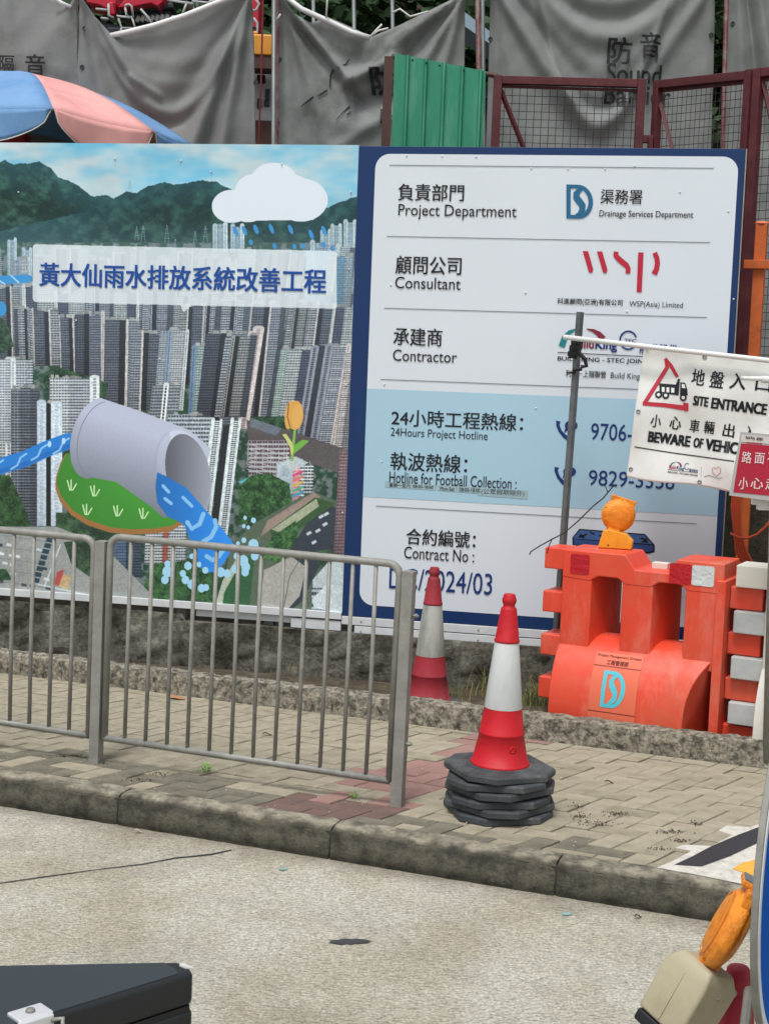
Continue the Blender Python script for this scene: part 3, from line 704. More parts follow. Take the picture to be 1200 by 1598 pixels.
kerb = thing('kerb', 'row of weathered grey concrete kerb stones beside the road', None, (0, 0, 0)); kerb['kind'] = 'structure'
ja = [kc(gz(x, y))[0] for x, y in ((190, 1237), (517, 1290), (872, 1340))]
js = [ja[0] - .93 * 4, ja[0] - .93 * 3, ja[0] - .93 * 2, ja[0] - .93, ja[0], ja[1], ja[2], ja[2] + .93, ja[2] + 1.86, ja[2] + 2.8]
prof = [(0.115, ROADZ - .08), (-0.012, ROADZ - .08), (-0.012, ROADZ), (-0.004, -0.03), (0.004, -0.012), (0.016, -0.003), (0.035, 0.001), (0.113, 0.001)]
for a0, a1 in zip(js[:-1], js[1:]):
    n = 40; V = []
    for i in range(n + 1):
        t = i / n; x = a0 + 0.004 + (a1 - a0 - 0.008) * t
        for q, (p, z) in enumerate(prof):
            jit = 0.0018 * math.sin(x * 47 + q * 2.3) + random.uniform(-.0012, .0012)
            if i in (0, n): p += 0.004 * (1 if p < 0.05 else 0); z -= 0.004 if z > -0.05 else 0
            V.append(kw(x, p + (jit if 1 < q < 7 else 0), z + (jit * .6 if 2 < q < 8 else 0)))
    m = len(prof); Fc = [(i * m + k, i * m + (k + 1) % m, (i + 1) * m + (k + 1) % m, (i + 1) * m + k) for i in range(n) for k in range(m)] + [tuple(range(m)), tuple(n * m + k for k in range(m))]
    mb = MB(); mb.add(V, Fc); o = mb.build('kerb_stone', M_kerb, kerb)
    o.data.polygons.foreach_set('use_smooth', [True] * len(o.data.polygons))
    w = o.modifiers.new('e', 'EDGE_SPLIT'); w.split_angle = math.radians(50)
mb = MB(); pj = [kw(-7, 0.0), kw(7, 0.0), kw(7, 0.10), kw(-7, 0.10)]; mb.prismz([(p[0], p[1]) for p in pj], ROADZ - .05, -0.02); mb.build('joint_mortar', mat('kerb_joint', '#3a372f', rough=.95), kerb)

# ---- low concrete edging with a crumbling top
M_edge = mat('worn_edging', '#a9a392', rough=0.92, var=0.4, scale=60, bump=2.2, bscale=60, col2='#56534a', mscale=26, mix=(0.42, 0.62), spec=0.2)
def edging(name, b0, w, z0, z1, label, rough_amp=0.006):
    nu = 900; prof = [(0, z0), (0, z0 + (z1 - z0) * .35), (0.0, z0 + (z1 - z0) * .7), (0.006, z1 - .006), (0.03, z1), (w * .6, z1), (w, z1 - .004), (w, z0)]
    V = []
    a0, a1 = -7.0, 7.0; prev = np.zeros(len(prof))
    for i in range(nu + 1):
        a = a0 + (a1 - a0) * i / nu; new = np.array([random.gauss(0, 1) for _ in prof]); prev = prev * 0.55 + new * 0.45
        for q, (p, z) in enumerate(prof):
            V.append(kw(a, b0 + p + (prev[q] * rough_amp if 0 < q < 6 else 0), z + (prev[(q + 2) % 8] * rough_amp if 2 < q < 7 else 0)))
    m = len(prof); Fc = [(i * m + k, i * m + (k + 1) % m, (i + 1) * m + (k + 1) % m, (i + 1) * m + k) for i in range(nu) for k in range(m)]
    mb = MB(); mb.add(V, Fc); o = mb.build(name, M_edge); structure(o); tag(o, label); return o
edging('edging_kerb', KB, 0.13, -0.05, 0.125, 'low rough concrete edging along the back of the footway')

# ---- wall frame
bd = math.radians(-11.02)
BO = aty(540, 960, 8.55)
BF_ = Frame((BO[0], BO[1], 0), (math.cos(bd), math.sin(bd), 0), (0, 0, 1))
uB = lambda px, py: BF_.uv(px, py)
def bw(u, y, z): p = BF_.O + BF_.x * u + BF_.n * y; return (p[0], p[1], z)
wall_m = mat('stained_wall', '#7d7a6f', rough=0.95, var=0.42, scale=38, bump=1.5, bscale=40, col2='#3a3831', mscale=3.6, mix=(0.36, 0.62), spec=0.15)
WZ = 0.33
wall_t = thing('retaining_wall', 'stained low concrete retaining wall under the hoardings', 'wall', tuple(BF_.O), bd)
mb = MB()
def wall_fn(s, t):
    u = -6 + 9.2 * s; z = -0.1 + (WZ + 0.1 + (0.045 if u < -1.0 else 0.0) * 1) * t
    n = 0.010 * math.sin(u * 9 + z * 20) + 0.008 * math.sin(u * 23 - z * 37) + random.uniform(-.004, .004)
    return (u, -0.055 + n, z)
mb.grid(wall_fn, 420, 24)
mb.build('face', wall_m, wall_t, smooth=True)
mb = MB(); mb.prismx([(-0.055, WZ - .004), (-0.055, -.1), (0.16, -.1), (0.16, WZ - .004)], -6, 3.2); mb.build('core', wall_m, wall_t)
# planting strip
M_soil = mat('soil', '#4c4436', rough=1, var=0.35, scale=40, bump=2, bscale=60, col2='#6b6250', mscale=8)
mb = MB(); s_ = [kw(-8, KB + .12), kw(8, KB + .12), kw(8, KB + 3.0), kw(-8, KB + .16)]
mb.prismz([(p[0], p[1]) for p in s_], -0.1, 0.05); soil = structure(mb.build('soil_strip', M_soil)); tag(soil, 'strip of bare soil between edging and wall')
M_site = mat('site_ground', '#57503f', rough=1, var=0.3, scale=3, bump=1, bscale=20)
mb = MB(); P = [bw(-30, 0.16, 0), bw(40, 0.16, 0), bw(40, 60, 0), bw(-30, 60, 0)]; mb.prismz([(p[0], p[1]) for p in P], -.3, WZ - 0.02)
site = structure(mb.build('site_ground', M_site)); tag(site, 'raised earth of the works site behind the hoardings')

# ================================================================ HOARDINGS
ub0, _ = uB(0, 921); uj, _ = uB(547, 600); uR, zTR = uB(1145, 232); _, zT = uB(560, 228); _, zB = uB(533, 960)
uR = uB(1163, 232)[0]
UL = ub0 - 0.55
lh = thing('picture_hoarding', 'left hoarding board printed with an aerial city picture, pipe and blue water', 'hoarding', tuple(BF_.O), bd)
rh = thing('information_hoarding', 'right hoarding board in a navy border listing project department, consultant and contractor', 'hoarding', tuple(BF_.O), bd)
# panels
zTl = uB(300, 224.5)[1]; zBl = uB(300, 940)[1] - 0.0
IW, IH = int((uj - UL) * 430), int((zTl - zBl) * 430)
uu = UL + (np.arange(IW) + 0.5) / IW * (uj - UL); vv = zBl + (np.arange(IH) + 0.5) / IH * (zTl - zBl)
UU, VV = np.meshgrid(uu, vv)
Pw = BF_.O[None, None] + BF_.x[None, None] * UU[..., None] + np.array([0, 0, 1.0])[None, None] * VV[..., None] - CAM
cc = Pw @ RC                                          # board point -> picture point, to straighten the drawing onto the board
sxp = (CX + F * cc[..., 0] / -cc[..., 2] - PX0) * PS; syp = (CY - F * cc[..., 1] / -cc[..., 2] - PY0) * PS
xi = np.clip(sxp, 0, PW - 2); yi = np.clip(syp, 0, PH - 2); x0 = xi.astype(int); y0 = yi.astype(int); fx = (xi - x0)[..., None]; fy = (yi - y0)[..., None]
pic = (cv[y0, x0] * (1 - fx) + cv[y0, x0 + 1] * fx) * (1 - fy) + (cv[y0 + 1, x0] * (1 - fx) + cv[y0 + 1, x0 + 1] * fx) * fy
img = bpy.data.images.new('aerial_print', IW, IH); px_ = np.ones((IH, IW, 4), np.float32); px_[..., :3] = pic
img.pixels.foreach_set(px_.ravel()); img.update(); img.pack()
mp_ = bpy.data.materials.new('aerial_print'); mp_.use_nodes = True; nt = mp_.node_tree; b = nt.nodes['Principled BSDF']
ti = nt.nodes.new('ShaderNodeTexImage'); ti.image = img; nt.links.new(ti.outputs[0], b.inputs['Base Color']); b.inputs['Roughness'].default_value = 0.34; b.inputs['Specular IOR Level'].default_value = .4
n_ = nt.nodes.new('ShaderNodeTexNoise'); n_.inputs['Scale'].default_value = 2.5; bp = nt.nodes.new('ShaderNodeBump'); bp.inputs['Strength'].default_value = .05; nt.links.new(n_.outputs[0], bp.inputs['Height']); nt.links.new(bp.outputs[0], b.inputs['Normal'])
mb = MB(); mb.box(((UL + uj) / 2, 0.022, (zTl + zBl) / 2), (uj - UL - .002, 0.04, zTl - zBl)); mb.build('board_panel', M_alu, lh)
me = bpy.data.meshes.new('picture'); me.from_pydata([(UL, 0, zBl), (uj - .001, 0, zBl), (uj - .001, 0, zTl), (UL, 0, zTl)], [], [(0, 1, 2, 3)])
uvl = me.uv_layers.new(); 
for i, c_ in enumerate([(0, 0), (1, 0), (1, 1), (0, 1)]): uvl.data[i].uv = c_
me.materials.append(mp_); o = bpy.data.objects.new('picture', me); C.objects.link(o); o.parent = lh
words(lh, BF_, '黃大仙雨水排放系統改善工程', 63, 410, 446, 509, mat('title_blue', '#0c4695', rough=.4, var=0), bold=0.022, slope=0.026)
# bottom trim strips of the left board
def strip(parent, name, u0, u1, z1, z0, m, y=-0.012, th=.02):
    mb = MB(); mb.box(((u0 + u1) / 2, y, (z0 + z1) / 2), (u1 - u0, th, z1 - z0)); return mb.build(name, m, parent, bevel=.002)
zb1 = zBl; strip(lh, 'bottom_trim', UL, uj - .002, zb1 + .006, zb1 - .038, M_alu, y=-.006, th=.03)
u2 = uB(305, 960)[0]; strip(lh, 'bottom_rail', u2, uj - .3, zb1 - .044, zb1 - .085, M_alu, y=0.03, th=.03); strip(lh, 'bottom_rail', uB(455, 965)[0], uj - .004, zb1 - .050, zb1 - .108, M_alu, y=-.002, th=.02)
for u_ in (UL + .4, ub0 + .5, ub0 + 1.15, uj - .5): strip(lh, 'stand_off', u_, u_ + .06, zb1 - .04, WZ - .02, M_galv, y=.08, th=.05)
# right board
zTr = zT; zBr = zB
mb = MB(); mb.box(((uj + uR) / 2, 0.02, (zTr + zBr) / 2), (uR - uj, 0.044, zTr - zBr)); mb.build('board_panel', M_navy, rh, bevel=.002)
strip(rh, 'edge_trim', uR + .001, uR + .009, zTr, zBr, M_galv, y=.02, th=.05)
strip(rh, 'bottom_trim', uj, uR, zBr - .004, zBr - .052, M_alu, y=-.002, th=.02); strip(rh, 'bottom_trim', uj + .08, uR, zBr - .058, zBr - .125, M_alu, y=-.002, th=.02)
for u_ in (uj + .5, uR - .1): strip(rh, 'stand_off', u_, u_ + .06, zBr - .03, WZ - .02, M_galv, y=.06, th=.05)
zs = 0.5 * (zTr + zBr)
for s_u in (uj + .3, uR - .35):
    mb = MB(); mb.box((s_u, .09, (zTr + .3) / 2), (.05, .05, zTr - .3)); mb.build('back_post', M_galv, rh)
for s_u in (UL + .5, uj - .4, uj - 1.4):
    mb = MB(); mb.box((s_u, .09, (zTl + .3) / 2), (.05, .05, zTl - .3)); mb.build('back_post', M_galv, lh)
# white face with rounded corners
ua, za = uB(582, 241); ub_, zb_ = uB(1150, 300)[0], uB(700, 953)[1]; ua = 0.5 * (uB(581, 400)[0] + uB(573, 600)[0])
ub_ = uB(1149, 300)[0]; za = uB(700, 241)[1]
R_ = 0.085
def rr(u0, z0, u1, z1, r, n=8):
    o = []
    for cx_, cz_, a in [(u1 - r, z0 + r, -90), (u1 - r, z1 - r, 0), (u0 + r, z1 - r, 90), (u0 + r, z0 + r, 180)]:
        for i in range(n + 1): t_ = math.radians(a + 90 * i / n); o.append((cx_ + r * math.cos(t_), cz_ + r * math.sin(t_)))
    return o
flat(rh, BF_, [rr(ua, zb_, ub_, za, R_)], M_white, y=-.0035, name='white_face', rawuv=True)
zl1 = uB(640, 609)[1]; zl0 = uB(640, 779)[1]
flat(rh, BF_, [[(ua, zl0), (ub_, zl0), (ub_, zl1), (ua, zl1)]], M_band, y=-.005, name='pale_band', rawuv=True)
M_rule = mat('grey_rule', '#6c7378', rough=.5, var=0)
for (xa, y_, xb) in [(608, 258, 1112), (604, 369, 1107), (600, 481, 1102), (594, 592, 1096), (587, 789.5, 1087)]:
    z_ = uB(xa, y_)[1]; flat(rh, BF_, [[(uB(xa, y_)[0], z_ - .0022), (uB(xb, y_ + 20)[0], z_ - .0022), (uB(xb, y_ + 20)[0], z_ + .0022), (uB(xa, y_)[0], z_ + .0022)]], M_rule, y=-.0065, name='rule_line', rawuv=True)
TY = -.0075
def T(s, x0, yt, yb, x1, m=M_ink, bold=0.006, **k): return words(rh, BF_, s, x0, yt, yb, x1, m, bold, y=TY, **k)
T('負責部門', 622, 287, 313, 724, bold=.012, slope=.01); T('Project Department', 622, 318.5, 342, 806, bold=.002, slope=.015)
T('顧問公司', 618, 399, 427, 720, bold=.012, slope=.02); T('Consultant', 617, 431.5, 450, 719, bold=.002, slope=.02)
T('承建商', 614.5, 511, 538.5, 690, bold=.012, slope=.03); T('Contractor', 613.5, 545, 563, 713, bold=.002, slope=.03)
T('24小時工程熱線：', 611.5, 638, 664, 816, bold=.010, slope=.045); T('24Hours Project Hotline', 610, 667, 684, 761, bold=0, slope=.045)
T('執波熱線：', 610, 705, 733, 729, bold=.010, slope=.055); T('Hotline for Football Collection :', 608, 735.5, 753, 806, bold=.002, slope=.055)
T('合約編號：', 634.5, 824, 849, 742, bold=.012, slope=.06); T('Contract No :', 631, 852, 871, 740, bold=.002, slope=.06)
T('DC/2024/03', 608, 885, 918, 768, m=M_blueink, bold=-.002, slope=.065)
M_patch = mat('grey_sticker', '#94adb3', rough=.6, var=.08, scale=20)
flat(rh, BF_, [[(602, 751), (682, 756.5), (680, 765), (601, 760)], [(684, 756.5), (747, 761), (746, 770), (683, 765.5)], [(747, 761), (824, 765.5), (823, 779), (745, 773)]], M_patch, y=-.0068, name='sticker_patch')
T('星期一至六  08:00-18:00', 608, 753.5, 759.5, 676, bold=.01, slope=.06); T('Mon-Sat    08:00-18:00', 687, 759, 765, 749, bold=.006, slope=.06); T('(公眾假期除外)', 751, 762, 772, 818, bold=.0, slope=.06)
M_teal = mat('teal_logo', '#1d5f86', rough=.4, var=0); M_blk = M_ink
def dsd(parent, fr, x0, y0, x1, y1, mD, y, sl=0.03, warp=None, kx=0.0):
    w, h = x1 - x0, y1 - y0
    def q(a, b): return (x0 + a * w - kx * b * h, y0 + b * h + sl * a * w)
    D_out = [q(0.0, 0.0), q(.45, 0.0)] + [q(.45 + .55 * math.sin(math.radians(t)), .5 - .5 * math.cos(math.radians(t))) for t in range(10, 180, 10)] + [q(.45, 1), q(0, 1)]
    D_in = [q(.16, .11), q(.45, .11)] + [q(.45 + .38 * math.sin(math.radians(t)), .5 - .39 * math.cos(math.radians(t))) for t in range(10, 180, 10)] + [q(.45, .89), q(.16, .89)]
    ring = [[D_out[i], D_out[i + 1], D_in[i + 1], D_in[i]] for i in range(len(D_out) - 1)] + [[D_out[-1], D_out[0], D_in[0], D_in[-1]]]
    S = [(.60, .14), (.48, .17), (.38, .26), (.38, .38), (.50, .50), (.60, .60), (.60, .74), (.48, .86), (.34, .89)]
    Sw = [h * .05, h * .14, h * .19, h * .2, h * .2, h * .2, h * .18, h * .12, h * .03]
    flat(parent, fr, ring + strokes([q(a, b) for a, b in S], Sw), mD, y=y, name='logo', warp=warp)
dsd(rh, BF_, 883.5, 288, 925, 341, M_teal, TY)
T('渠務署', 937, 295.5, 318, 1002, bold=.006, slope=.02); 
T('Drainage Services Department', 935, 328, 341, 1081, bold=0.006, slope=.03)
cr_ = lambda pts: [[(860 + a / 4.8, 360 + b / 4.8) for a, b in p] for p in pts]
flat(rh, BF_, cr_([[(235, 153), (275, 154), (314, 290), (306, 316), (282, 314)], [(341, 156), (381, 157), (420, 292), (412, 318), (388, 316)], [(650, 163), (690, 164), (676, 462), (638, 460)]])
     + strokes([(860 + a / 4.8, 360 + b / 4.8) for a, b in [(486, 158), (482, 185), (500, 208), (530, 235), (562, 260), (576, 285), (572, 322)]], [7.5, 8, 8.5, 9, 8.5, 7.5, 7.5])
     + strokes([(860 + a / 4.8, 360 + b / 4.8) for a, b in [(772, 166), (788, 200), (794, 245), (786, 290), (768, 326)]], [7.5, 8, 8, 8, 9]), M_redink, y=TY, name='logo')
T('科進顧問(亞洲)有限公司', 869.5, 465, 476, 971, bold=.012, slope=.04); T('WSP(Asia) Limited', 981.5, 469.5, 481, 1065, bold=0, slope=.04)
# contractor marks
M_mar = mat('maroon_logo', '#7c2036', rough=.4, var=0); M_tl2 = mat('teal_arc', '#1b7884', rough=.4, var=0)
flat(rh, BF_, strokes([(876, 541), (881, 527), (889, 518), (900, 513.5)], [10, 9, 6, 2]), M_tl2, y=TY, name='logo')
flat(rh, BF_, strokes([(915, 513.5), (926, 516), (934, 521), (941, 529)], [1.5, 5, 8, 10]), M_mar, y=TY, name='logo')
T('Build', 893, 527, 543, 926, m=M_mar, bold=.03, slope=.05, slant=.0); T('King', 929, 530, 549, 962, m=M_blueink, bold=.03, slope=.05)
flat(rh, BF_, strokes(arc(980, 531, 13, 14, 20, 330, 22), 2.6), M_blueink, y=TY, name='logo'); T('TEC', 974, 528.5, 534.5, 992, m=M_blueink, bold=.01, slope=.05)
T('隧道股份', 998, 536, 552, 1057, m=M_blueink, bold=.02, slope=.05)
flat(rh, BF_, strokes([(870, 550), (1060, 559)], 1.2), M_ink, y=TY, name='rule_line')
T('BUILD KING - STEC JOINT VENTURE', 870, 556, 564.5, 1068, bold=.02, slope=.045)
T('利基－上隧聯營', 882.5, 577, 588, 945, bold=.008, slope=.045); T('Build King', 952.5, 581, 593, 998, bold=.0, slope=.045)
for (px_0, py_0) in [(868, 655), (865.5, 727)]:
    flat(rh, BF_, strokes([(px_0 + 3, py_0 + 2), (px_0 + 2, py_0 + 8), (px_0 + 6, py_0 + 18), (px_0 + 13, py_0 + 26), (px_0 + 18, py_0 + 29)], [7, 5, 5, 6, 7])
         + [ell_ for ell_ in [[(px_0 + 23 + 10 * math.cos(t), py_0 + 9 + 8 * math.sin(t)) for t in np.linspace(0, 6.1, 20)]]] + [[(px_0 + 14, py_0 + 12), (px_0 + 22, py_0 + 14), (px_0 + 12, py_0 + 20)]], M_blueink, y=TY, name='phone_symbol')
T('9706-', 922, 660, 686, 986, m=M_blueink, bold=-.004, slope=.05); T('9829-3358', 918.5, 733, 757, 1052, m=M_blueink, bold=-.004, slope=.06)
# cover drawing low on the board
M_slab = mat('slab_blue', '#2c4a7c', rough=.4, var=0); M_slab2 = mat('slab_blue_side', '#3d5f92', rough=.4, var=0)
flat(rh, BF_, [[(893, 838), (904, 825), (1006, 833), (1021, 850), (1021, 861), (1012, 864), (893, 850)]], M_ink, y=-.0062, name='logo')
flat(rh, BF_, [[(895, 838), (905, 827), (1005, 835), (1018, 849), (895, 840)]], M_slab2, y=-.0074, name='logo'); flat(rh, BF_, [[(895, 841), (1018, 851), (1019, 859), (1011, 861), (895, 849)]], M_slab, y=-.0074, name='logo')
flat(rh, BF_, [[(902, 838), (906, 832), (909, 835), (915, 832), (916, 834), (911, 837), (912, 840)], [(1011, 847), (1000, 846), (1004, 843), (998, 840), (1000, 838), (1006, 841), (1008, 838)]] + strokes([(920, 830), (928, 834)], 2) + strokes([(934, 836), (944, 834)], 2) + strokes([(950, 838), (958, 835)], 2) + strokes([(972, 838), (982, 836)], 2), M_ink, y=-.0084, name='logo')
# dome rivets
M_riv = mat('rivet', '#cfd5d8', rough=.3, var=0)
rv = [(635, 243), (690, 244), (743, 245), (829, 263), (886, 264), (944, 264), (990, 259), (610, 445), (820, 457), (978, 486), (1144, 467), (600, 600), (836, 637), (1136, 330), (596, 720), (1060, 300)]
def rivets(parent, L_, m=M_riv, r=.0058):
    for (x, y) in L_:
        u, z = uB(x, y); mb = MB(); mb.lathe([(r, 0), (r * .8, .004), (r * .4, .006), (0.0005, .0065)], 10)
        mb.v = [(u + a, -.004 - c_, z + b_) for a, b_, c_ in mb.v]; mb.build('rivet', m, parent, smooth=True)
rivets(rh, rv)
rivets(lh, [(180, 248), (283, 251), (330, 268), (440, 256), (548, 300), (545, 420), (540, 600), (535, 800), (120, 500), (30, 300), (250, 560), (410, 700)])
for q in range(9):
    u = uj + .12 + q * .235
    for dz in (-.03, -.09):
        mb = MB(); mb.lathe([(.006, 0), (.004, .003)], 8); mb.v = [(u + a, -.0125 - c_, zBr + dz + b_) for a, b_, c_ in mb.v]; mb.build('rivet', M_galv, rh)

# ================================================================ PEDESTRIAN RAILING
P1 = gz(150, 1190); P2 = gz(620, 1258); ra = math.atan2(P2[1] - P1[1], P2[0] - P1[0]); RL = float(np.hypot(*(P2 - P1)[:2]))
railing = thing('railing', 'galvanised steel pedestrian railing with vertical bars along the footway', 'railing', tuple(P1), ra)
railing.rotation_euler = (0, 0.012, ra)
def make_panel(x0, x1, zt0, zt1):
    r = .017; fr_ = MB(); R = .055; zb0, zb1 = .125, .125
    xa, xb = x0 + .042, x1 - .042
    pts = [(xa, 0, zb0)] + [(xa, 0, zt0 - R)] + [(xa + R - R * math.cos(t), 0, zt0 - R + R * math.sin(t)) for t in np.linspace(.25, 1.57, 5)] \
        + [(xb - R + R * math.sin(t), 0, zt1 - R + R * math.cos(t)) for t in np.linspace(0, 1.3, 5)] + [(xb, 0, zt1 - R), (xb, 0, zb1)]
    fr_.tube(pts, r, 10); fr_.tube([(xa, 0, zb0), (xb, 0, zb1)], .016, 10)
    pan = fr_.build('panel_frame', M_galv, railing, smooth=True)
    n = 13; sp = (xb - xa) / (n + .0)
    for k in range(1, n):
        x = xa + k * sp; mb = MB(); mb.tube([(x + random.uniform(-.002, .002), 0, zb0 + .012), (x + random.uniform(-.003, .003), random.uniform(-.003, .003), .6), (x + random.uniform(-.002, .002), 0, zt0 - .012)], .0098, 8); mb.build('baluster', M_galv, pan, smooth=True)
for (x0, x1) in ((0, RL), (-RL, 0), (-2 * RL, -RL)):
    make_panel(x0, x1, 1.075 if x0 == 0 else 1.055, 1.075 if x0 == 0 else 1.055)
for x in (RL, 0, -RL, -2 * RL):
    mb = MB(); w, t = .050, .005; h = 1.05
    for (cx_, cy_, sx_, sy_) in ((0, -w / 2 + t / 2, w, t), (-w / 2 + t / 2, t / 2, t, w - t), (w / 2 - t / 2, t / 2, t, w - t)):
        mb.box((x + cx_, cy_, h / 2 - .02), (sx_, sy_, h + .04))
    mb.box((x, .012, h - .003), (w - .01, w - .012, .006)); mb.build('post', M_galv, railing, bevel=.0015)
    for z in (.30, .86):
        mb = MB(); mb.tube([(x + .02, 0, z), (x + .052, 0, z)], .006, 8); mb.tube([(x + .036, 0, z), (x + .044, 0, z)], .011, 6); mb.build('bolt', M_galv, railing)

# ================================================================ TRAFFIC CONES
M_cred = mat('cone_red', '#b9101e', rough=.5, var=.06, scale=9, bump=.1, bscale=200, col2='#a50e1a', mscale=6)
M_cfade = mat('cone_faded', '#90222e', rough=.65, var=.1, scale=8, col2='#7d1f29', mscale=5)
M_refl = mat('reflective_white', '#c3c6c5', rough=.35, var=.06, scale=12, stretch=(1, 1, .3), bump=.5, bscale=16)
M_reflo = mat('reflective_old', '#a9aca6', rough=.5, var=.16, scale=10, stretch=(1, 1, .2), col2='#83867f', mscale=14)
M_rub = mat('black_rubber', '#3c4043', rough=.72, var=.2, scale=14, bump=.3, bscale=90, col2='#54595b', mscale=5, mix=(.5, .75))
CP = [(.138, .0), (.139, .012), (.130, .018), (.1085, .130)]
def cone_body(c1, c2, th=None):
    segs = []
    return segs
def make_cone(label, mr, mw, group=None, z_off=0, base_rot=0, base=True, cat='traffic cone', slim=False):
    t = thing('traffic_cone', label, cat, (0, 0, 0), 0, group)
    zb = .034
    def band(name, prof, m):
        mb = MB(); mb.lathe(prof, 40, (0, 0, zb), cap=False); inner = [(max(r - .004, .001), z) for r, z in prof][::-1]; mb.lathe(inner, 40, (0, 0, zb), cap=False)
        return mb.build(name, m, t, smooth=True)
    r = lambda z: .120 - z * (.120 - .046) / .62        # straight flank
    low = [(.128, 0), (.129, .006), (.126, .012), (.121, .014), (.096, .132), (.0985, .135), (.0985, .141), (.095, .145), (.0815, .247)]
    b = band('lower_body', low, mr)
    band('reflective_band', [(.0815, .2475), (.0822, .250), (.0525, .528), (.0515, .531)], mw)
    band('upper_body', [(.0515, .5315), (.0545, .534), (.0545, .541), (.0515, .545), (.0345, .672), (.033, .679), (.026, .685), (.025, .693), (.029, .701), (.031, .711), (.030, .722), (.026, .728), (.026, .734), (.022, .740), (.0005, .742)], mr)
    if slim:
        for ch in t.children: ch.scale = (.86, .86, .95)
    if base:
        mb = MB(); oct_ = lambda R: [(R * math.cos(a + .3926) * 1.0, R * math.sin(a + .3926)) for a in np.arange(8) * math.pi / 4]
        sq = []
        for k in range(4):
            for s_ in (-1, 1):
                a = k * math.pi / 2; R_s = .210; hw = .118
                x_, y_ = R_s, s_ * hw; sq.append((x_ * math.cos(a) - y_ * math.sin(a), x_ * math.sin(a) + y_ * math.cos(a)))
        ring = [(.985, .0), (1.0, .004), (1.0, .024), (.975, .031), (.80, .032), (.79, .034), (.62, .036)]
        V = []; n = 8
        for sc_, z in ring: V += [(x * sc_, y * sc_, z) for x, y in sq]
        Fc = [(i * n + k, i * n + (k + 1) % n, (i + 1) * n + (k + 1) % n, (i + 1) * n + k) for i in range(len(ring) - 1) for k in range(n)] + [tuple(range(n))[::-1]]
        top = [i + (len(ring) - 1) * n for i in range(n)]
        mb.add(V, Fc + [tuple(top)])
        # moulded rings round the foot
        for R_ in (.142, .156):
            mb.lathe([(R_ + .004, .0355), (R_ + .002, .0385), (R_ - .002, .0385), (R_ - .004, .0355)], 40, cap=False)
        o = mb.build('base', M_rub, t); o.rotation_euler = (0, 0, base_rot)
    return t
st = gz(776, 1266); GR = 'stacked traffic cones'
labels = ['lowest black based cone at the bottom of the nested cone stack', 'cone directly above the lowest base in the nested stack', 'cone with the third black base counted from the ground in the stack',
          'cone with the fourth black base counted from the ground in the stack', 'cone nested just under the uppermost cone of the stack', 'bright red and white traffic cone on top of the stack of black bases']
rots = [.25, .78, .1, .62, -.12, .40]; offs = [(.0, .0), (.006, -.004), (-.006, .004), (.006, .0), (-.008, -.004), (.0, 0)]
for k in range(6):
    c_ = make_cone(labels[k], M_cred, M_refl, GR, slim=k < 5)
    c_.location = (st[0] + offs[k][0], st[1] + offs[k][1], .001 + k * .0355); c_.rotation_euler = (Matrix.Rotation(.012 if k else 0, 4, 'Y') @ Matrix.Rotation(rots[k], 4, 'Z')).to_euler(); [setattr(ch, 'rotation_euler', (random.uniform(-.03, .03), random.uniform(-.03, .03), 0)) for ch in c_.children if k in (1, 2, 3, 4) and ch.name.startswith('base')]
# recycling triangle raised on the top cone
mbt = MB()
zc = .001 + 5 * .0355
ang = -math.pi / 2 + .42
for q in range(3):
    a0 = math.radians(90 + 120 * q); a1 = math.radians(90 + 120 * (q + 1))
    p0 = np.array([math.cos(a0), math.sin(a0)]) * .020; p1 = np.array([math.cos(a1), math.sin(a1)]) * .020
    pp = [p0 + (p1 - p0) * .15, p0 + (p1 - p0) * .85]
    def on(p):
        z = .085 + p[1]; r = .121 - (z - .014) * (.121 - .096) / (.132 - .014) + .001; th = ang + p[0] / r
        return (r * math.cos(th), r * math.sin(th), .034 + z)
    mbt.tube([on(pp[0]), on((pp[0] + pp[1]) / 2), on(pp[1])], .003, 6)
topc = [o for o in bpy.data.objects if o.get('label') == labels[5]][0]
rm = mbt.build('recycling_mark', M_cred, topc, smooth=True); rm['kind'] = 'stuff'; rm.rotation_euler = (0, 0, -.40)
cb = make_cone('faded pinkish red traffic cone standing behind the low edging by the wall', M_cfade, M_reflo)
pc = gz(667, 1092, .09); cb.location = (pc[0] + .005, pc[1] + .07, .046)
for ch in cb.children:
    if ch.name.startswith('base'): ch.scale = (.82, .82, 1)
cb.location = (pc[0] + .005, pc[1] + .07, .046); cb.rotation_euler = (0, .01, .5)

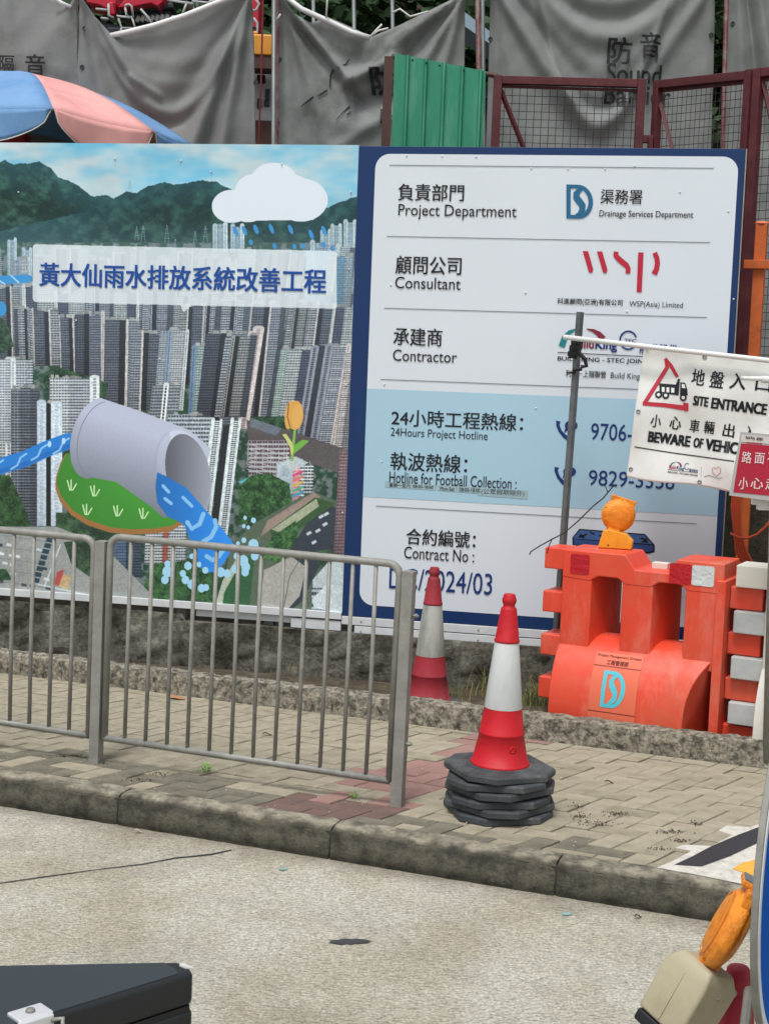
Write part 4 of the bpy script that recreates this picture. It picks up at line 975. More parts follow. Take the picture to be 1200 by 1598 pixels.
# ================================================================ WATER-FILLED BARRIERS
M_or = mat('orange_plastic', '#d6452c', rough=.40, var=.08, scale=4, bump=.06, bscale=12, col2='#cc553c', mscale=2.6, spec=.45)
M_wp = mat('white_plastic', '#b9bcba', rough=.5, var=.08, scale=5, bump=.06, bscale=12, col2='#a3a7a6', mscale=5)
M_cream = mat('cream_plastic', '#d0cdc2', rough=.5, var=.06, scale=5, bump=.06, bscale=12)
M_rr = mat('red_reflector', '#b3121f', rough=.25, var=.10, scale=30, bump=1.2, bscale=22)
M_rw = mat('white_reflector', '#c9cfcf', rough=.25, var=.10, scale=30, bump=1.2, bscale=22)
def wear(m, amount=.5, col=(.62, .42, .36, 1), sc=5.0, thr=(.52, .72), streak=(1, 1, .35)):
    nt = m.node_tree; N = nt.nodes; L = nt.links; b = N['Principled BSDF']; tc = N.new('ShaderNodeTexCoord'); mp = N.new('ShaderNodeMapping'); mp.inputs['Scale'].default_value = streak; L.new(tc.outputs['Object'], mp.inputs[0])
    n = N.new('ShaderNodeTexNoise'); n.inputs['Scale'].default_value = sc; n.inputs['Detail'].default_value = 12; n.inputs['Roughness'].default_value = .78; L.new(mp.outputs[0], n.inputs['Vector'])
    mr = N.new('ShaderNodeMapRange'); mr.inputs[1].default_value = thr[0]; mr.inputs[2].default_value = thr[1]; mr.inputs[4].default_value = amount; L.new(n.outputs[0], mr.inputs[0])
    src = b.inputs['Base Color'].links[0].from_socket; mx = N.new('ShaderNodeMix'); mx.data_type = 'RGBA'; L.new(mr.outputs[0], mx.inputs[0]); L.new(src, mx.inputs[6]); mx.inputs[7].default_value = col; L.new(mx.outputs[2], b.inputs['Base Color'])
    m2 = N.new('ShaderNodeMapRange'); m2.inputs[1].default_value = .3; m2.inputs[2].default_value = .7; r0 = b.inputs['Roughness'].default_value; m2.inputs[3].default_value = r0 - .1; m2.inputs[4].default_value = r0 + .2; L.new(n.outputs[0], m2.inputs[0]); L.new(m2.outputs[0], b.inputs['Roughness'])
BL_, BH, BD = .87, .925, .56
wear(M_galv, .5, (.16, .12, .09, 1), 9, (.56, .8), (1, 1, .5)); wear(M_or, .45, (.66, .36, .28, 1), 4, (.50, .75)); wear(M_or, .5, (.16, .07, .05, 1), 14, (.62, .80), (1, 1, .25)); wear(M_wp, .4, (.22, .2, .17, 1), 6, (.5, .8)); wear(M_cred, .35, (.25, .06, .06, 1), 10, (.55, .8)); wear(M_refl, .45, (.28, .28, .26, 1), 16, (.55, .8), (1, 1, .3)); wear(M_reflo, .5, (.2, .19, .17, 1), 12, (.5, .75), (1, 1, .3)); wear(M_cfade, .4, (.3, .2, .18, 1), 8, (.5, .8)); wear(M_rub, .5, (.22, .21, .19, 1), 12, (.5, .75), (1, 1, 1))
def bulge_pt(t):      # t 0..1 from front foot over the crest to the back foot: returns (y, z)
    L1 = .10; a = math.pi * t
    return (BD / 2 - BD / 2 * math.cos(a), L1 + .375 * math.sin(a)) if 0 <= t <= 1 else (0, 0)
def make_barrier(label, m, loc, rz, full=True, mk_shaded=None, lk=.075):
    t = thing('water_barrier', label, 'barrier', loc, rz)
    prof = [(0, 0), (0, .05)] + [bulge_pt(i / 20) for i in range(21)] + [(BD, 0)]
    mb = MB(); mb.prismx(prof, .0, BL_ * .985)
    mb.v = [(x - (.13 * max(0, 1 - y / .16) if x > .5 else 0), y, z) for x, y, z in mb.v]; b = mb.build('lower_body', m, t, bevel=.006)
    for (x0, x1) in ((.0, .165), (.335, .50), (.675, .87)):
        mb = MB(); cx_ = (x0 + x1) / 2; w = x1 - x0; zb, zt = .36, .82
        yf, yb = .125, .43; ym = .30; g = .05
        P = []
        for z in (zb, zt):
            g2 = .075 if x1 < .8 else 0; P += [(x0, yf, z), (x1, yf, z), (x1 + g2 * .65, ym, z), (x1 + g2, yb, z), (x0 - (.01 if x0 > 0 else 0), yb, z), (x0 - (.012 if x0 > 0 else 0), ym, z)]
        n = 6; Fc = [(k, (k + 1) % n, n + (k + 1) % n, n + k) for k in range(n)] + [tuple(range(n))[::-1], tuple(range(n, 2 * n))]
        mb.add(P, Fc); mb.build('column', m, t, bevel=.008)
    zt = BH; rail = [(.0, .775), (.155, .765), (.20, .795), (.31, .795), (.35, .765), (.49, .765), (.53, .795), (.64, .795), (.69, .765), (.87, .765), (.87, zt), (.62, zt), (.585, zt - .075), (.40, zt - .075), (.36, zt - .02), (.345, zt), (0, zt)]
    mb = MB(); mb.prism(rail, .122, .438); mb.build('top_rail', m, t, bevel=.008)
    mb = MB(); mb.box((BL_ - .006, BD / 2 - .02, .42), (.05, .34, .84)); mb.build('end_rib', m, t, bevel=.006)
    for k in range(4):
        mb = MB(); mb.box((-lk / 2 + .003, .24, zt - .058 - .236 * k), (lk, .20, .115)); mb.build('knuckle', (mk_shaded if (mk_shaded and k) else m), t, bevel=.007)
        mb = MB(); mb.box((BL_ + .105, .28, zt - .176 - .236 * k), (.17, .20, .115 if k < 3 else .10)); mb.build('knuckle', m, t, bevel=.007)
    if full:
        for (x0, x1, mm) in ((.045, .150, M_rr), (.585, .700, M_rr), (.703, .818, M_rw)):
            mb = MB(); mb.prism(rr(x0, .800, x1, .905, .012, 4), .1185, .1225); mb.build('reflector', mm, t)
        mb = MB(); mb.box((.49, .29, zt - .060), (.085, .06, .035)); mb.build('filler_cap', M_cream, t, bevel=.004)
    return t
bo = gz(853, 1128, .05); bang = math.radians(-27)
bar = make_barrier('orange plastic water barrier with red reflectors on the soil strip', M_or, tuple(bo), bang, lk=.115)
step = BL_ + .215
make_barrier('whitish plastic water barrier interlocked with the right end of the orange one', M_cream, (bo[0] + math.cos(bang) * step, bo[1] + math.sin(bang) * step, bo[2]), bang, False, M_wp, lk=.165)  # lower knuckles get a greyer plastic: their shade is put into the colour
# label on the curved front: flat print bent over the bulge
M_lab = mat('label_orange', '#d8694c', rough=.5, var=.05, scale=6); M_cy = mat('label_cyan', '#4fb7c4', rough=.5, var=.03); M_lk = mat('label_ink', '#6b2018', rough=.6, var=.1)
class Flat2:      # plain unit square used for things drawn by proportion: x 0..1 left to right, y 0..1 downwards
    def __init__(s, w, h): s.w, s.h = w, h
    def uv(s, a, b): return a * s.w, (1 - b) * s.h
LWd, LHt = .255, .385
ts = np.linspace(0.0, .5, 60); bp_ = np.array([bulge_pt(t) for t in ts]); sl_ = np.concatenate([[0], np.cumsum(np.hypot(*np.diff(bp_, axis=0).T))])
def on_bulge(x, y, z, x_left=.225):
    s = z + .0 - .06      # arc length from where the curve starts
    if s < 0: return (x_left + x, -.001 + y, .10 + s)
    yy = np.interp(s, sl_, bp_[:, 0]); zz = np.interp(s, sl_, bp_[:, 1]); d = .02
    y2 = np.interp(s + d, sl_, bp_[:, 0]); z2 = np.interp(s + d, sl_, bp_[:, 1]); n = np.array([-(z2 - zz), (y2 - yy)]); n /= np.linalg.norm(n) + 1e-9
    return (x_left + x + .0, yy - n[0] * y * 1.0, zz - n[1] * y * 1.0)
l2 = Flat2(LWd, LHt)
def lab_quad(a0, b0, a1, b1, m, y, name):
    mb = MB(); mb.grid(lambda s, t: on_bulge((a0 + (a1 - a0) * s) * LWd, y, (1 - b1 + (b1 - b0) * t) * LHt), 2, 24); return mb.build(name, m, bar, smooth=True)
lab_quad(0, 0, 1, 1, M_lab, -.003, 'label_plate')
for b_ in (.205, .83): lab_quad(0, b_, 1, b_ + .009, M_lk, -.0048, 'rule_line')
words(bar, l2, 'Project Management Division', .04, .035, .085, .97, M_lk, bold=.01, y=-.005, warp=on_bulge, slope=0, fine=1)
words(bar, l2, '工程管理部', .26, .115, .185, .72, M_lk, bold=.02, y=-.005, warp=on_bulge, slope=0, fine=1)
def grid_poly_mesh(parent, polys, m, y, name):
    mb = MB()
    for p in polys: mb.add([(a * LWd, y, (1 - b) * LHt) for a, b in p], [tuple(range(len(p)))])
    me = bpy.data.meshes.new(name); me.from_pydata(mb.v, [], mb.f); me.materials.append(m)
    bm = bmesh.new(); bm.from_mesh(me); bmesh.ops.triangulate(bm, faces=bm.faces)
    for _ in range(3): bmesh.ops.subdivide_edges(bm, edges=[e for e in bm.edges if e.calc_length() > .02], cuts=1); bmesh.ops.triangulate(bm, faces=bm.faces)
    bm.to_mesh(me); bm.free()
    for v in me.vertices: v.co = on_bulge(*v.co)
    o = bpy.data.objects.new(name, me); C.objects.link(o); o.parent = parent; return o
def dsd_polys(x0, y0, w, h):
    q = lambda a, b: (x0 + a * w, y0 + b * h)
    Do = [q(0, 0), q(.45, 0)] + [q(.45 + .55 * math.sin(math.radians(t)), .5 - .5 * math.cos(math.radians(t))) for t in range(10, 180, 10)] + [q(.45, 1), q(0, 1)]
    Di = [q(.17, .10), q(.45, .10)] + [q(.45 + .37 * math.sin(math.radians(t)), .5 - .40 * math.cos(math.radians(t))) for t in range(10, 180, 10)] + [q(.45, .90), q(.17, .90)]
    ring = [[Do[i], Do[i + 1], Di[i + 1], Di[i]] for i in range(len(Do) - 1)] + [[Do[-1], Do[0], Di[0], Di[-1]]]
    S = strokes([q(a, b) for a, b in [(.60, .12), (.46, .17), (.38, .28), (.42, .40), (.52, .50), (.60, .60), (.58, .74), (.46, .84), (.32, .88)]], [w * .05, w * .15, w * .2, w * .22, w * .22, w * .22, w * .2, w * .14, w * .04])
    return ring, S
rg_, S_ = dsd_polys(.25, .27, .50, .50)
grid_poly_mesh(bar, rg_, M_cy, -.005, 'logo'); grid_poly_mesh(bar, S_, M_cy, -.0055, 'logo')

# warning lamp on the orange barrier
M_amber = mat('amber_lens', '#f0952a', rough=.28, var=.16, scale=26, bump=.8, bscale=40, sss=.25, col2='#d87c1c', mscale=12)
M_yel = mat('yellow_case', '#e39a22', rough=.45, var=.06, scale=8, bump=.05, col2='#cf8a20', mscale=6)
M_dk = mat('dark_plastic', '#17191b', rough=.5, var=.1)
def make_lamp(label, case_m, case_fn, lens_rz, mtx, lens_tilt=0.0, h=.10, extra=None):
    t = thing('warning_lamp', label, 'warning lamp', mtx=mtx)
    case_fn(t)
    R = .092; mb = MB()
    prof = [(R * .0 + .0005, -.034), (R * .35, -.033), (R * .62, -.029), (R * .80, -.022), (R * .86, -.020), (R * .88, -.014), (R * .97, -.012), (R, -.006), (R, .006), (R * .97, .012), (R * .88, .014), (R * .86, .020), (R * .6, .030), (.0005, .034)]
    mb.lathe(prof, 40); Rm = Matrix.Rotation(math.pi / 2, 4, 'X')
    base = Matrix.Translation((0, 0, h + R * .93)) @ Matrix.Rotation(lens_rz, 4, 'Z')
    mb.v = [tuple(base @ (Rm @ Vector(v))) for v in mb.v]; lens = mb.build('lens', M_amber, t, smooth=True)
    mb = MB(); mb.prism([(-.062, .045), (-.072, .10), (.072, .10), (.062, .045), (.04, .07), (-.04, .07)], -.010, .010); mb.v = [tuple(base @ Vector(v)) for v in mb.v]; mb.build('lens_rim', M_amber, t, bevel=.003)
    mb = MB(); mb.box((0, 0, -.086), (.062, .044, .03)); mb.v = [tuple(base @ Vector(v)) for v in mb.v]; mb.build('lens_neck', M_amber, t, bevel=.003)
    mb = MB()
    for r_ in (.2, .42, .62, .78):
        mb.lathe([(R * r_ + .002, -.0335 + r_ * .010), (R * r_, -.037 + r_ * .012), (R * r_ - .002, -.0335 + r_ * .010)], 36, cap=False)
    mb.v = [tuple(base @ (Rm @ Vector(v))) for v in mb.v]; q = mb.build('lens_rings', M_amber, t, smooth=True); q['kind'] = 'stuff'
    for a in (20, 95, 165, 235, 305):
        mb = MB(); mb.lathe([(.004, 0), (.003, -.003)], 8, c=(R * .9 * math.cos(math.radians(a)), R * .9 * math.sin(math.radians(a)), -.016)) if False else None
        mb2 = MB(); mb2.lathe([(.0045, .0), (.003, .003)], 8); c_ = (R * .92 * math.cos(math.radians(a)), R * .92 * math.sin(math.radians(a)))
        mb2.v = [tuple(base @ Vector((c_[0] + v[0], -.011 - v[2], c_[1] + v[1]))) for v in mb2.v]; mb2.build('screw', mat('amber_dark', '#8f4a0a', rough=.4), t)
    if extra: extra(t, base)
    return t
def yellow_case(t):
    pr = [(-.085, 0), (.095, 0), (.100, .045), (.06, .085), (-.035, .105), (-.062, .095)]
    mb = MB(); mb.prism(pr, -.045, .045); o = mb.build('case', M_yel, t, bevel=.006)
    mb = MB(); mb.prism([(.012, .002), (.020, .002), (.020, .098), (.012, .100)], -.0475, .0475); mb.build('case_seam', M_yel, t, bevel=.002)
    mb = MB(); mb.lathe([(.005, 0), (.004, .002)], 10); mb.v = [(-.03 + v[0], -.0455 - v[2], .018 + v[1]) for v in mb.v]; mb.build('keyhole', M_dk, t)
lp = aty(950, 861, 7.80)
zl = bo[2] + BH + .002
ray_ = aty(952, 860, 7.80)
mt = Matrix.Translation((ray_[0] + .02, ray_[1], zl)) @ Matrix.Rotation(math.radians(-14), 4, 'Z')
def hookx(t, base):
    mb = MB(); mb.tube([base @ Vector((.072, -.012, .085)), base @ Vector((.083, -.012, .08)), base @ Vector((.083, -.012, .02)), base @ Vector((.076, -.012, .02))], .0018, 6); mb.build('wire_hook', M_galv, t)
lamp = make_lamp('amber round warning lamp on a yellow case on top of the orange barrier', M_yel, yellow_case, 0.25, mt, extra=hookx, h=.094)
for ch in lamp.children:
    if ch.name.split('.')[0] in ('lens', 'lens_rim', 'lens_neck', 'lens_rings', 'screw', 'wire_hook'):
        ch.matrix_local = Matrix.Translation((0, 0, .09)) @ Matrix.Rotation(math.radians(16), 4, 'Y') @ Matrix.Translation((-.012, 0, -.09))
# black wire over the barrier
M_wire = mat('black_wire', '#1c1d1f', rough=.6, var=0)
mb = MB()
mb.tube([aty(x, y, Y) for x, y, Y in [(826, 866, 7.55), (828, 861, 7.55), (842, 852, 7.6), (860, 842, 7.66), (880, 832, 7.7), (903, 812, 7.7), (925, 790, 7.68), (940, 778, 7.62), (952, 764, 7.55), (958, 757, 7.52)]], .0035, 6)
mb.tube([aty(x, y, Y) for x, y, Y in [(862, 840, 7.66), (857, 850, 7.66), (853, 864, 7.66)]], .0028, 6); mb.tube([aty(948, 769, 7.58), aty(946, 763, 7.56), aty(944, 758, 7.56)], .0028, 6)
tag(mb.build('wire', M_wire, smooth=True), 'thin black wire trailing over the left end of the orange barrier', 'wire')

# ================================================================ POLES AND BANNER
M_pole = mat('grey_pole', '#6e7274', rough=.5, metal=.5, var=.12, scale=12, col2='#575a5b', mscale=10)
Yp = 7.95
pt, pb = aty(905, 487, Yp), aty(860, 1075, Yp - .02); pb = np.array(gz(861, 1085, .05)) * 0 + aty(861, 1078, Yp)
dirp = (pt - pb) / np.linalg.norm(pt - pb); pb = pb + dirp * ((.04 - pb[2]) / dirp[2])
mb = MB(); mb.tube([pb, pt], .021, 4); o = mb.build('leaning_pole', M_pole); tag(o, 'grey square steel pole leaning behind the orange barrier', 'pole')
M_wpipe = mat('white_pipe', '#d3d4d2', rough=.4, var=.05, scale=6)
A1 = aty(879, 526, Yp - .05); A2 = aty(1202, 563, 7.62); dA = (A2 - A1) / np.linalg.norm(A2 - A1); A3 = A2 + dA * .55
mb = MB(); mb.tube([A1, A1 + dA * .5, A2, A3], .0145, 10); o = mb.build('banner_pipe', M_wpipe, smooth=True); tag(o, 'white plastic pipe tied across the leaning pole, carrying the site banner', 'pipe')
# black tape
mb = MB(); pc_ = aty(900, 545, Yp - .06)
for k in range(9):
    c0 = aty(901 - k * .9, 530 + k * 3.2, Yp - .0)
    r_ = .030 + .006 * math.sin(k * 2.1); mb.tube([c0 - dirp * .013, c0 + dirp * .013], r_, 7)
mb.tube([aty(903, 550, Yp - .05), aty(912, 560, Yp - .06), aty(915, 571, Yp - .06), aty(906, 572, Yp - .05)], .012, 5); mb.tube([aty(893, 577, Yp - .04), aty(908, 576, Yp - .05)], .010, 5)
mb.tube([aty(893, 580, Yp), aty(893, 583, Yp)], .027, 7)
tp = mb.build('black_tape', mat('black_tape', '#111214', rough=.45, var=.1, bump=.8, bscale=60)); tag(tp, 'lump of black tape lashing the white pipe to the leaning pole', 'tape')
# banner: a sheet in a frame that follows the pipe
BNx = dA; up_ = np.array([0, 0, 1.0]); up_ = up_ - BNx * up_.dot(BNx)
b0 = aty(1003, 541, Yp - .09); BN = Frame(b0 - np.array([0, .02, 0]), BNx, up_)
ban = thing('site_banner', 'white site entrance banner with red triangle and dump truck hanging from the pipe', 'banner', mtx=BN.matrix())
bl = BN.uv(977, 744); bl2 = BN.uv(1140, 766); W_ = BN.uv(1200, 600)[0] + .42; HB = -bl[1]
def sag(u, z):
    s = (u - bl[0]) / W_
    y = .012 * math.sin(u * 11 + z * 5) * (0.3 + min(1, -z * 1.5)) + .008 * math.sin(u * 4 - z * 14) + .02 * math.exp(-((u - .05) ** 2 + (z + .05) ** 2) * 60) - .015 * math.exp(-((u - .22 + z * .5) ** 2) * 90)
    return y
def ban_fn(s, t):
    ul = bl[0] * (t ** 1.1); u = ul + (W_ - ul) * s; z = -HB * t - .006 * math.sin(s * 14) * (1 if t > .9 else 0) - (.010 * abs(math.sin(s * 9.4)) if t == 0 else 0)
    return (u, sag(u, z), z)
M_ban = mat('banner_fabric', '#dadcd9', rough=.75, var=.05, scale=5, bump=.15, bscale=9, col2='#cfd0cb', mscale=3)
mb = MB(); mb.grid(ban_fn, 90, 60); sheet = mb.build('sheet', M_ban, ban, smooth=True, solid=.002)
bwarp = lambda x, y, z: (x, sag(x, z) + y, z)
M_bred = mat('banner_red', '#b3283c', rough=.6, var=.04)
def TB(s, x0, yt, yb, x1, m=M_ink, bold=.0, sl=.11, sv=0.0): return words(ban, BN, s, x0, yt, yb, x1, m, bold, y=-.0035, warp=bwarp, slope=sl, fine=1)
for ch_, x0, yt, yb, x1 in [('地', 1079.5, 575, 600, 1099), ('盤', 1108, 578, 604, 1129), ('入', 1139, 581.5, 606, 1163), ('口', 1179, 588, 609, 1202)]: TB(ch_, x0, yt, yb, x1, bold=.02)
TB('SITE', 1082, 617.5, 632, 1104.5, bold=.06); TB('ENTRANCE', 1110.5, 620.5, 637, 1195.5, bold=.055)
for ch_, x0, yt, yb, x1 in [('小', 1015.5, 646, 666, 1031), ('心', 1045, 649, 669, 1062), ('車', 1076, 654, 674, 1090.5), ('輛', 1098.5, 656, 676, 1114), ('出', 1128, 660, 681, 1145.5), ('入', 1161, 664, 685, 1177)]: TB(ch_, x0, yt, yb, x1, bold=.02)
TB('BEWARE', 1012, 673, 689, 1076, bold=.06); TB('OF', 1082, 683, 698, 1096, bold=.06); TB('VEHICLES', 1101, 684.5, 702, 1177, bold=.06)
c5 = lambda a, b: (850 + a / 3.43, 480 + b / 3.43)
def FB(polys, m, y=-.0035, name='logo'): 
    mb = MB()
    for p in polys:
        Q = [BN.uv(*q) for q in p]; mb.add([(a, y, b) for a, b in Q], [tuple(range(len(Q)))])
    me = bpy.data.meshes.new(name); me.from_pydata(mb.v, [], mb.f); me.materials.append(m)
    bm = bmesh.new(); bm.from_mesh(me); bmesh.ops.triangulate(bm, faces=bm.faces)
    for _ in range(3): bmesh.ops.subdivide_edges(bm, edges=[e for e in bm.edges if e.calc_length() > .03], cuts=1); bmesh.ops.triangulate(bm, faces=bm.faces)
    bm.to_mesh(me); bm.free()
    for v in me.vertices: v.co = bwarp(*v.co)
    o = bpy.data.objects.new(name, me); C.objects.link(o); o.parent = ban; return o
FB(strokes([c5(708, 372), c5(672, 310), c5(640, 272)], [5, 6, 5]) + strokes([c5(645, 275), c5(652, 320), c5(600, 405), c5(532, 515)], [5, 6.5, 6.5, 6]) + strokes([c5(525, 513), c5(640, 522), c5(765, 540)], [6, 6.5, 8]) + [[c5(740, 508), c5(768, 512), c5(768, 552), c5(750, 556), c5(735, 545)]] + [[c5(524, 505), c5(540, 500), c5(545, 525), c5(524, 522)]], M_bred, name='warning_triangle')
trk = [[c5(610, 405), c5(700, 412), c5(712, 380), c5(722, 382), c5(715, 470), c5(612, 455), c5(612, 425)], [c5(724, 400), c5(750, 402), c5(762, 440), c5(764, 470), c5(722, 470)]]
FB(trk, M_ink, -.0040, 'truck_drawing')
FB([[c5(625, 425), c5(640, 426), c5(640, 452), c5(625, 450)], [c5(650, 427), c5(665, 428), c5(665, 454), c5(650, 453)], [c5(675, 428), c5(692, 430), c5(692, 456), c5(675, 455)], [c5(732, 408), c5(746, 410), c5(752, 432), c5(732, 430)]], M_ban, -.0048, 'truck_drawing')
ringp = lambda cx_, cy_, r0: [[c5(cx_ + r0 * math.cos(t), cy_ + r0 * math.sin(t)) for t in np.linspace(0, 6.0, 16)]]
FB([p for c_ in [(608, 466), (646, 470), (740, 482)] for p in ringp(c_[0], c_[1], 19)], M_ink, -.0046, 'truck_drawing'); FB([p for c_ in [(608, 466), (646, 470), (740, 482)] for p in ringp(c_[0], c_[1], 9)], M_ban, -.0054, 'truck_drawing')
FB(strokes([c5(480, 745), c5(700, 780), c5(1012, 822)], 1.6), M_ink, name='rule_line')
FB(strokes([c5(668, 858), c5(680, 832), c5(700, 826)], [3, 2, .6]), M_tl2); FB(strokes([c5(704, 826), c5(720, 832), c5(730, 850)], [.6, 2, 3]), M_mar)
TB('Build', 1044, 725, 731, 1054, m=M_bred, bold=.02); TB('King', 1055.5, 727, 734, 1067, m=M_blueink, bold=.02)
FB(strokes([c5(759 + 12 * math.cos(t), 850 + 17 * math.sin(t)) for t in np.linspace(.5, 5.6, 14)], 1.0), M_blueink)
TB('隧道股份', 1075, 731, 736.5, 1088.5, m=M_blueink, bold=.02); TB('BUILD KING - STEC JOINT VENTURE', 1042, 734.5, 738, 1088, bold=.02); FB(strokes([c5(658, 866), c5(818, 884)], .6), M_ink, name='rule_line')
FB(strokes([c5(835, 850), c5(834, 908)], .5), M_rule, name='rule_line')
FB(strokes([c5(x, y) for x, y in [(915, 905), (938, 885), (940, 862), (925, 852), (915, 865), (905, 855), (893, 862), (898, 885), (915, 900)]], .8), M_bred); FB(strokes([c5(x, y) for x, y in [(852, 905), (875, 898), (900, 905), (930, 915), (950, 908)]], 1.0), M_galv)
M_eye = mat('grommet', '#8c8f8f', rough=.4, metal=.6)
for (x, y) in [(1008.5, 541), (1099, 557), (996, 642), (984, 732), (1091, 752)]:
    u, z = BN.uv(x, y); mb = MB()
    mb.tube([(u + .009 * math.cos(t), sag(u, z) - .004, z + .009 * math.sin(t)) for t in np.linspace(0, 2 * math.pi, 13)], .0032, 6); mb.build('grommet', M_eye, ban, smooth=True)

# right hand pole and the small red sign
Yr = 7.05
rb = gz(1184, 1172, .06); rb = aty(1186, 1168, Yr - .05); rt = aty(1203, 560, Yr - .05); dr = (rt - rb) / np.linalg.norm(rt - rb); rb = rb + dr * ((.04 - rb[2]) / dr[2])
rb[0] += .035; rt[0] += .035
mb = MB(); mb.tube([rb, rt], .024, 14); o = mb.build('sign_pole', M_galv, smooth=True); tag(o, 'upright grey scaffold tube at the right end of the barriers', 'pole')
mb = MB(); q0, q1 = aty(1156, 590, Yr + .0), aty(1215, 592, Yr); mb.tube([q0, q1], [.010, .014], 10); mb.tube([aty(1188, 592, Yr), aty(1215, 593, Yr)], .018, 10)
tag(mb.build('pipe_stub', M_wpipe, smooth=True), 'short white pipe end poking across the banner character', 'pipe')
mb = MB(); mb.box(tuple(aty(1192, 788, Yr - .03)), (.07, .04, .05)); mb.box(tuple(aty(1180, 782, Yr - .03)), (.05, .03, .035)); mb.box(tuple(aty(1183, 764, Yr - .04)), (.05, .012, .03)); tag(mb.build('pipe_clamp', M_wpipe, bevel=.004), 'pale clamp on the right pole below the red sign', 'clamp')
SO = aty(1155, 674, Yr - .09); xr = aty(1215, 679, Yr - .12) - SO; SF = Frame(SO, xr, np.array([0, 0, 1.0]))
sg = thing('safety_sign', 'small red safety sign in a clear grey edged sleeve in front of the banner', 'sign', mtx=SF.matrix())
M_slv = mat('sleeve', '#a9a8a6', rough=.2, var=.05, scale=8); M_sred = mat('sign_red', '#a51e36', rough=.3, var=.05, scale=5); M_sw = mat('sign_white', '#d9c6c6', rough=.4, var=0)
def SP(pts, m, y, name, th=.0): 
    Q = [SF.uv(*p) for p in pts]; mb = MB(); mb.prism(Q, y, y + (th or .001)); return mb.build(name, m, sg)
SP([(1155, 674), (1250, 682), (1246, 788), (1137, 773)], M_slv, 0, 'sleeve', .006)
SP([(1157, 678), (1250, 686), (1249, 697), (1155, 689)], mat('sign_head', '#c4bfbb', rough=.3, var=0), -.002, 'sign_head')
SP([(1155.5, 692), (1250, 699), (1246, 778), (1143.5, 768)], M_sred, -.002, 'sign_face')
def TS(s, x0, yt, yb, x1, m, bold=.01, sk=0): return words(sg, SF, s, x0, yt, yb, x1, m, bold, y=-.004, slope=.05)
TS('路', 1157, 704, 722, 1172, M_sw); TS('面', 1177, 706, 723, 1192, M_sw); TS('不', 1197, 706, 723, 1211, M_sw); TS('平', 1216, 708, 725, 1231, M_sw)
TS('小', 1152, 744, 763, 1166.5, M_sw); TS('心', 1171, 745, 762, 1190, M_sw); TS('走', 1194, 745, 764, 1209, M_sw)
words(sg, SF, 'Build King', 1163, 680, 686, 1177, M_ink, .02, y=-.0045); words(sg, SF, '隧道股份', 1180, 682, 687, 1190, M_ink, .02, y=-.0045)
SP([(1164, 689.5), (1188, 691.5), (1188, 693), (1164, 691)], M_sred, -.0035, 'rule_line')

# ================================================================ BEHIND THE HOARDINGS
# sound barrier sheets hung on poles
YS = 11.6
M_tarp = mat('grey_tarpaulin', '#797c7a', rough=.72, var=.08, scale=3, bump=.5, bscale=11, col2='#6e7170', mscale=1.6, spec=.3)
M_tarpd = mat('grey_tarpaulin_dirty', '#7a7d7b', rough=.75, var=.10, scale=3, bump=.55, bscale=11, col2='#55574f', mscale=2.2, mix=(.50, .75), spec=.3)
M_paint = mat('stencil_ink', '#1d1f22', rough=.7, var=.2, scale=40)
def xz(px, py): p = aty(px, py, YS); return p[0], p[2]
class Sheet:
    def __init__(s, top, xl, xr, folds, seed, y0=YS):
        s.top = [xz(*p) for p in top]; s.x0, s.x1 = xz(xl, 220)[0], xz(xr, 220)[0]; s.folds = folds; s.seed = seed; s.y0 = y0
        s.tx0, s.tx1 = s.top[0][0], s.top[-1][0]
    def y(s, x, z):
        v = 0.0
        for f in s.folds:
            if f[0] == 'r':        # ridge line from a to b, width w, height h (towards the viewer if positive)
                _, (ax, az), (bx, bz), w0, w1, h = f
                dx, dz = bx - ax, bz - az; L = dx * dx + dz * dz; t = ((x - ax) * dx + (z - az) * dz) / L; t = max(-.15, min(1.15, t))
                d = math.hypot(x - ax - t * dx, z - az - t * dz); w = w0 + (w1 - w0) * max(0, min(1, t))
                v -= h * math.exp(-(d / w) ** 2) * (1 if 0 <= t <= 1 else math.exp(-((t if t < 0 else t - 1) / .08) ** 2 * .3))
            elif f[0] == 'u':      # hanging curve: centre, lowest z, half width, depth, thickness, height
                _, cx_, cz_, hw, dp, w, h = f
                q = (x - cx_) / hw; zc_ = cz_ + dp * q * q; d = (z - zc_)
                v -= h * math.exp(-(d / w) ** 2) * math.exp(-(q * .85) ** 4)
        v *= .62; v += .010 * math.sin(x * 6 + z * 2.3 + s.seed) + .004 * math.sin(z * 13 + x * 4 + s.seed * 2) + .0016 * math.sin(x * 31 - z * 23)
        return s.y0 + v
    def build(s, label, m, nu=150, nv=120, zlow=1.2):
        T_ = s.top
        def fn(a, b):
            tx = s.tx0 + (s.tx1 - s.tx0) * a; bx = s.x0 + (s.x1 - s.x0) * a
            tz = float(np.interp(tx, [p[0] for p in T_], [p[1] for p in T_]))
            q = 1 - (1 - b) ** 1.0; x = tx + (bx - tx) * (min(1, q * 1.6) ** .6); z = tz + (zlow - tz) * q
            return (x, s.y(x, z), z)
        t = thing('sound_sheet', label, 'tarpaulin', (0, 0, 0), 0, 'grey sound barrier sheets'); mb = MB(); mb.grid(fn, nu, nv)
        mb.build('sheet', m, t, smooth=True, solid=.004); s.t = t; return t
def P_(*a): return xz(*a)
def R_f(a, b, w0, w1, h): return ('r', P_(*a), P_(*b), w0, w1, h)
def U_f(cx_, cy_, hw, dp, w, h): c_ = P_(cx_, cy_); return ('u', c_[0], c_[1], hw / 195, dp / 195, w / 195, h)
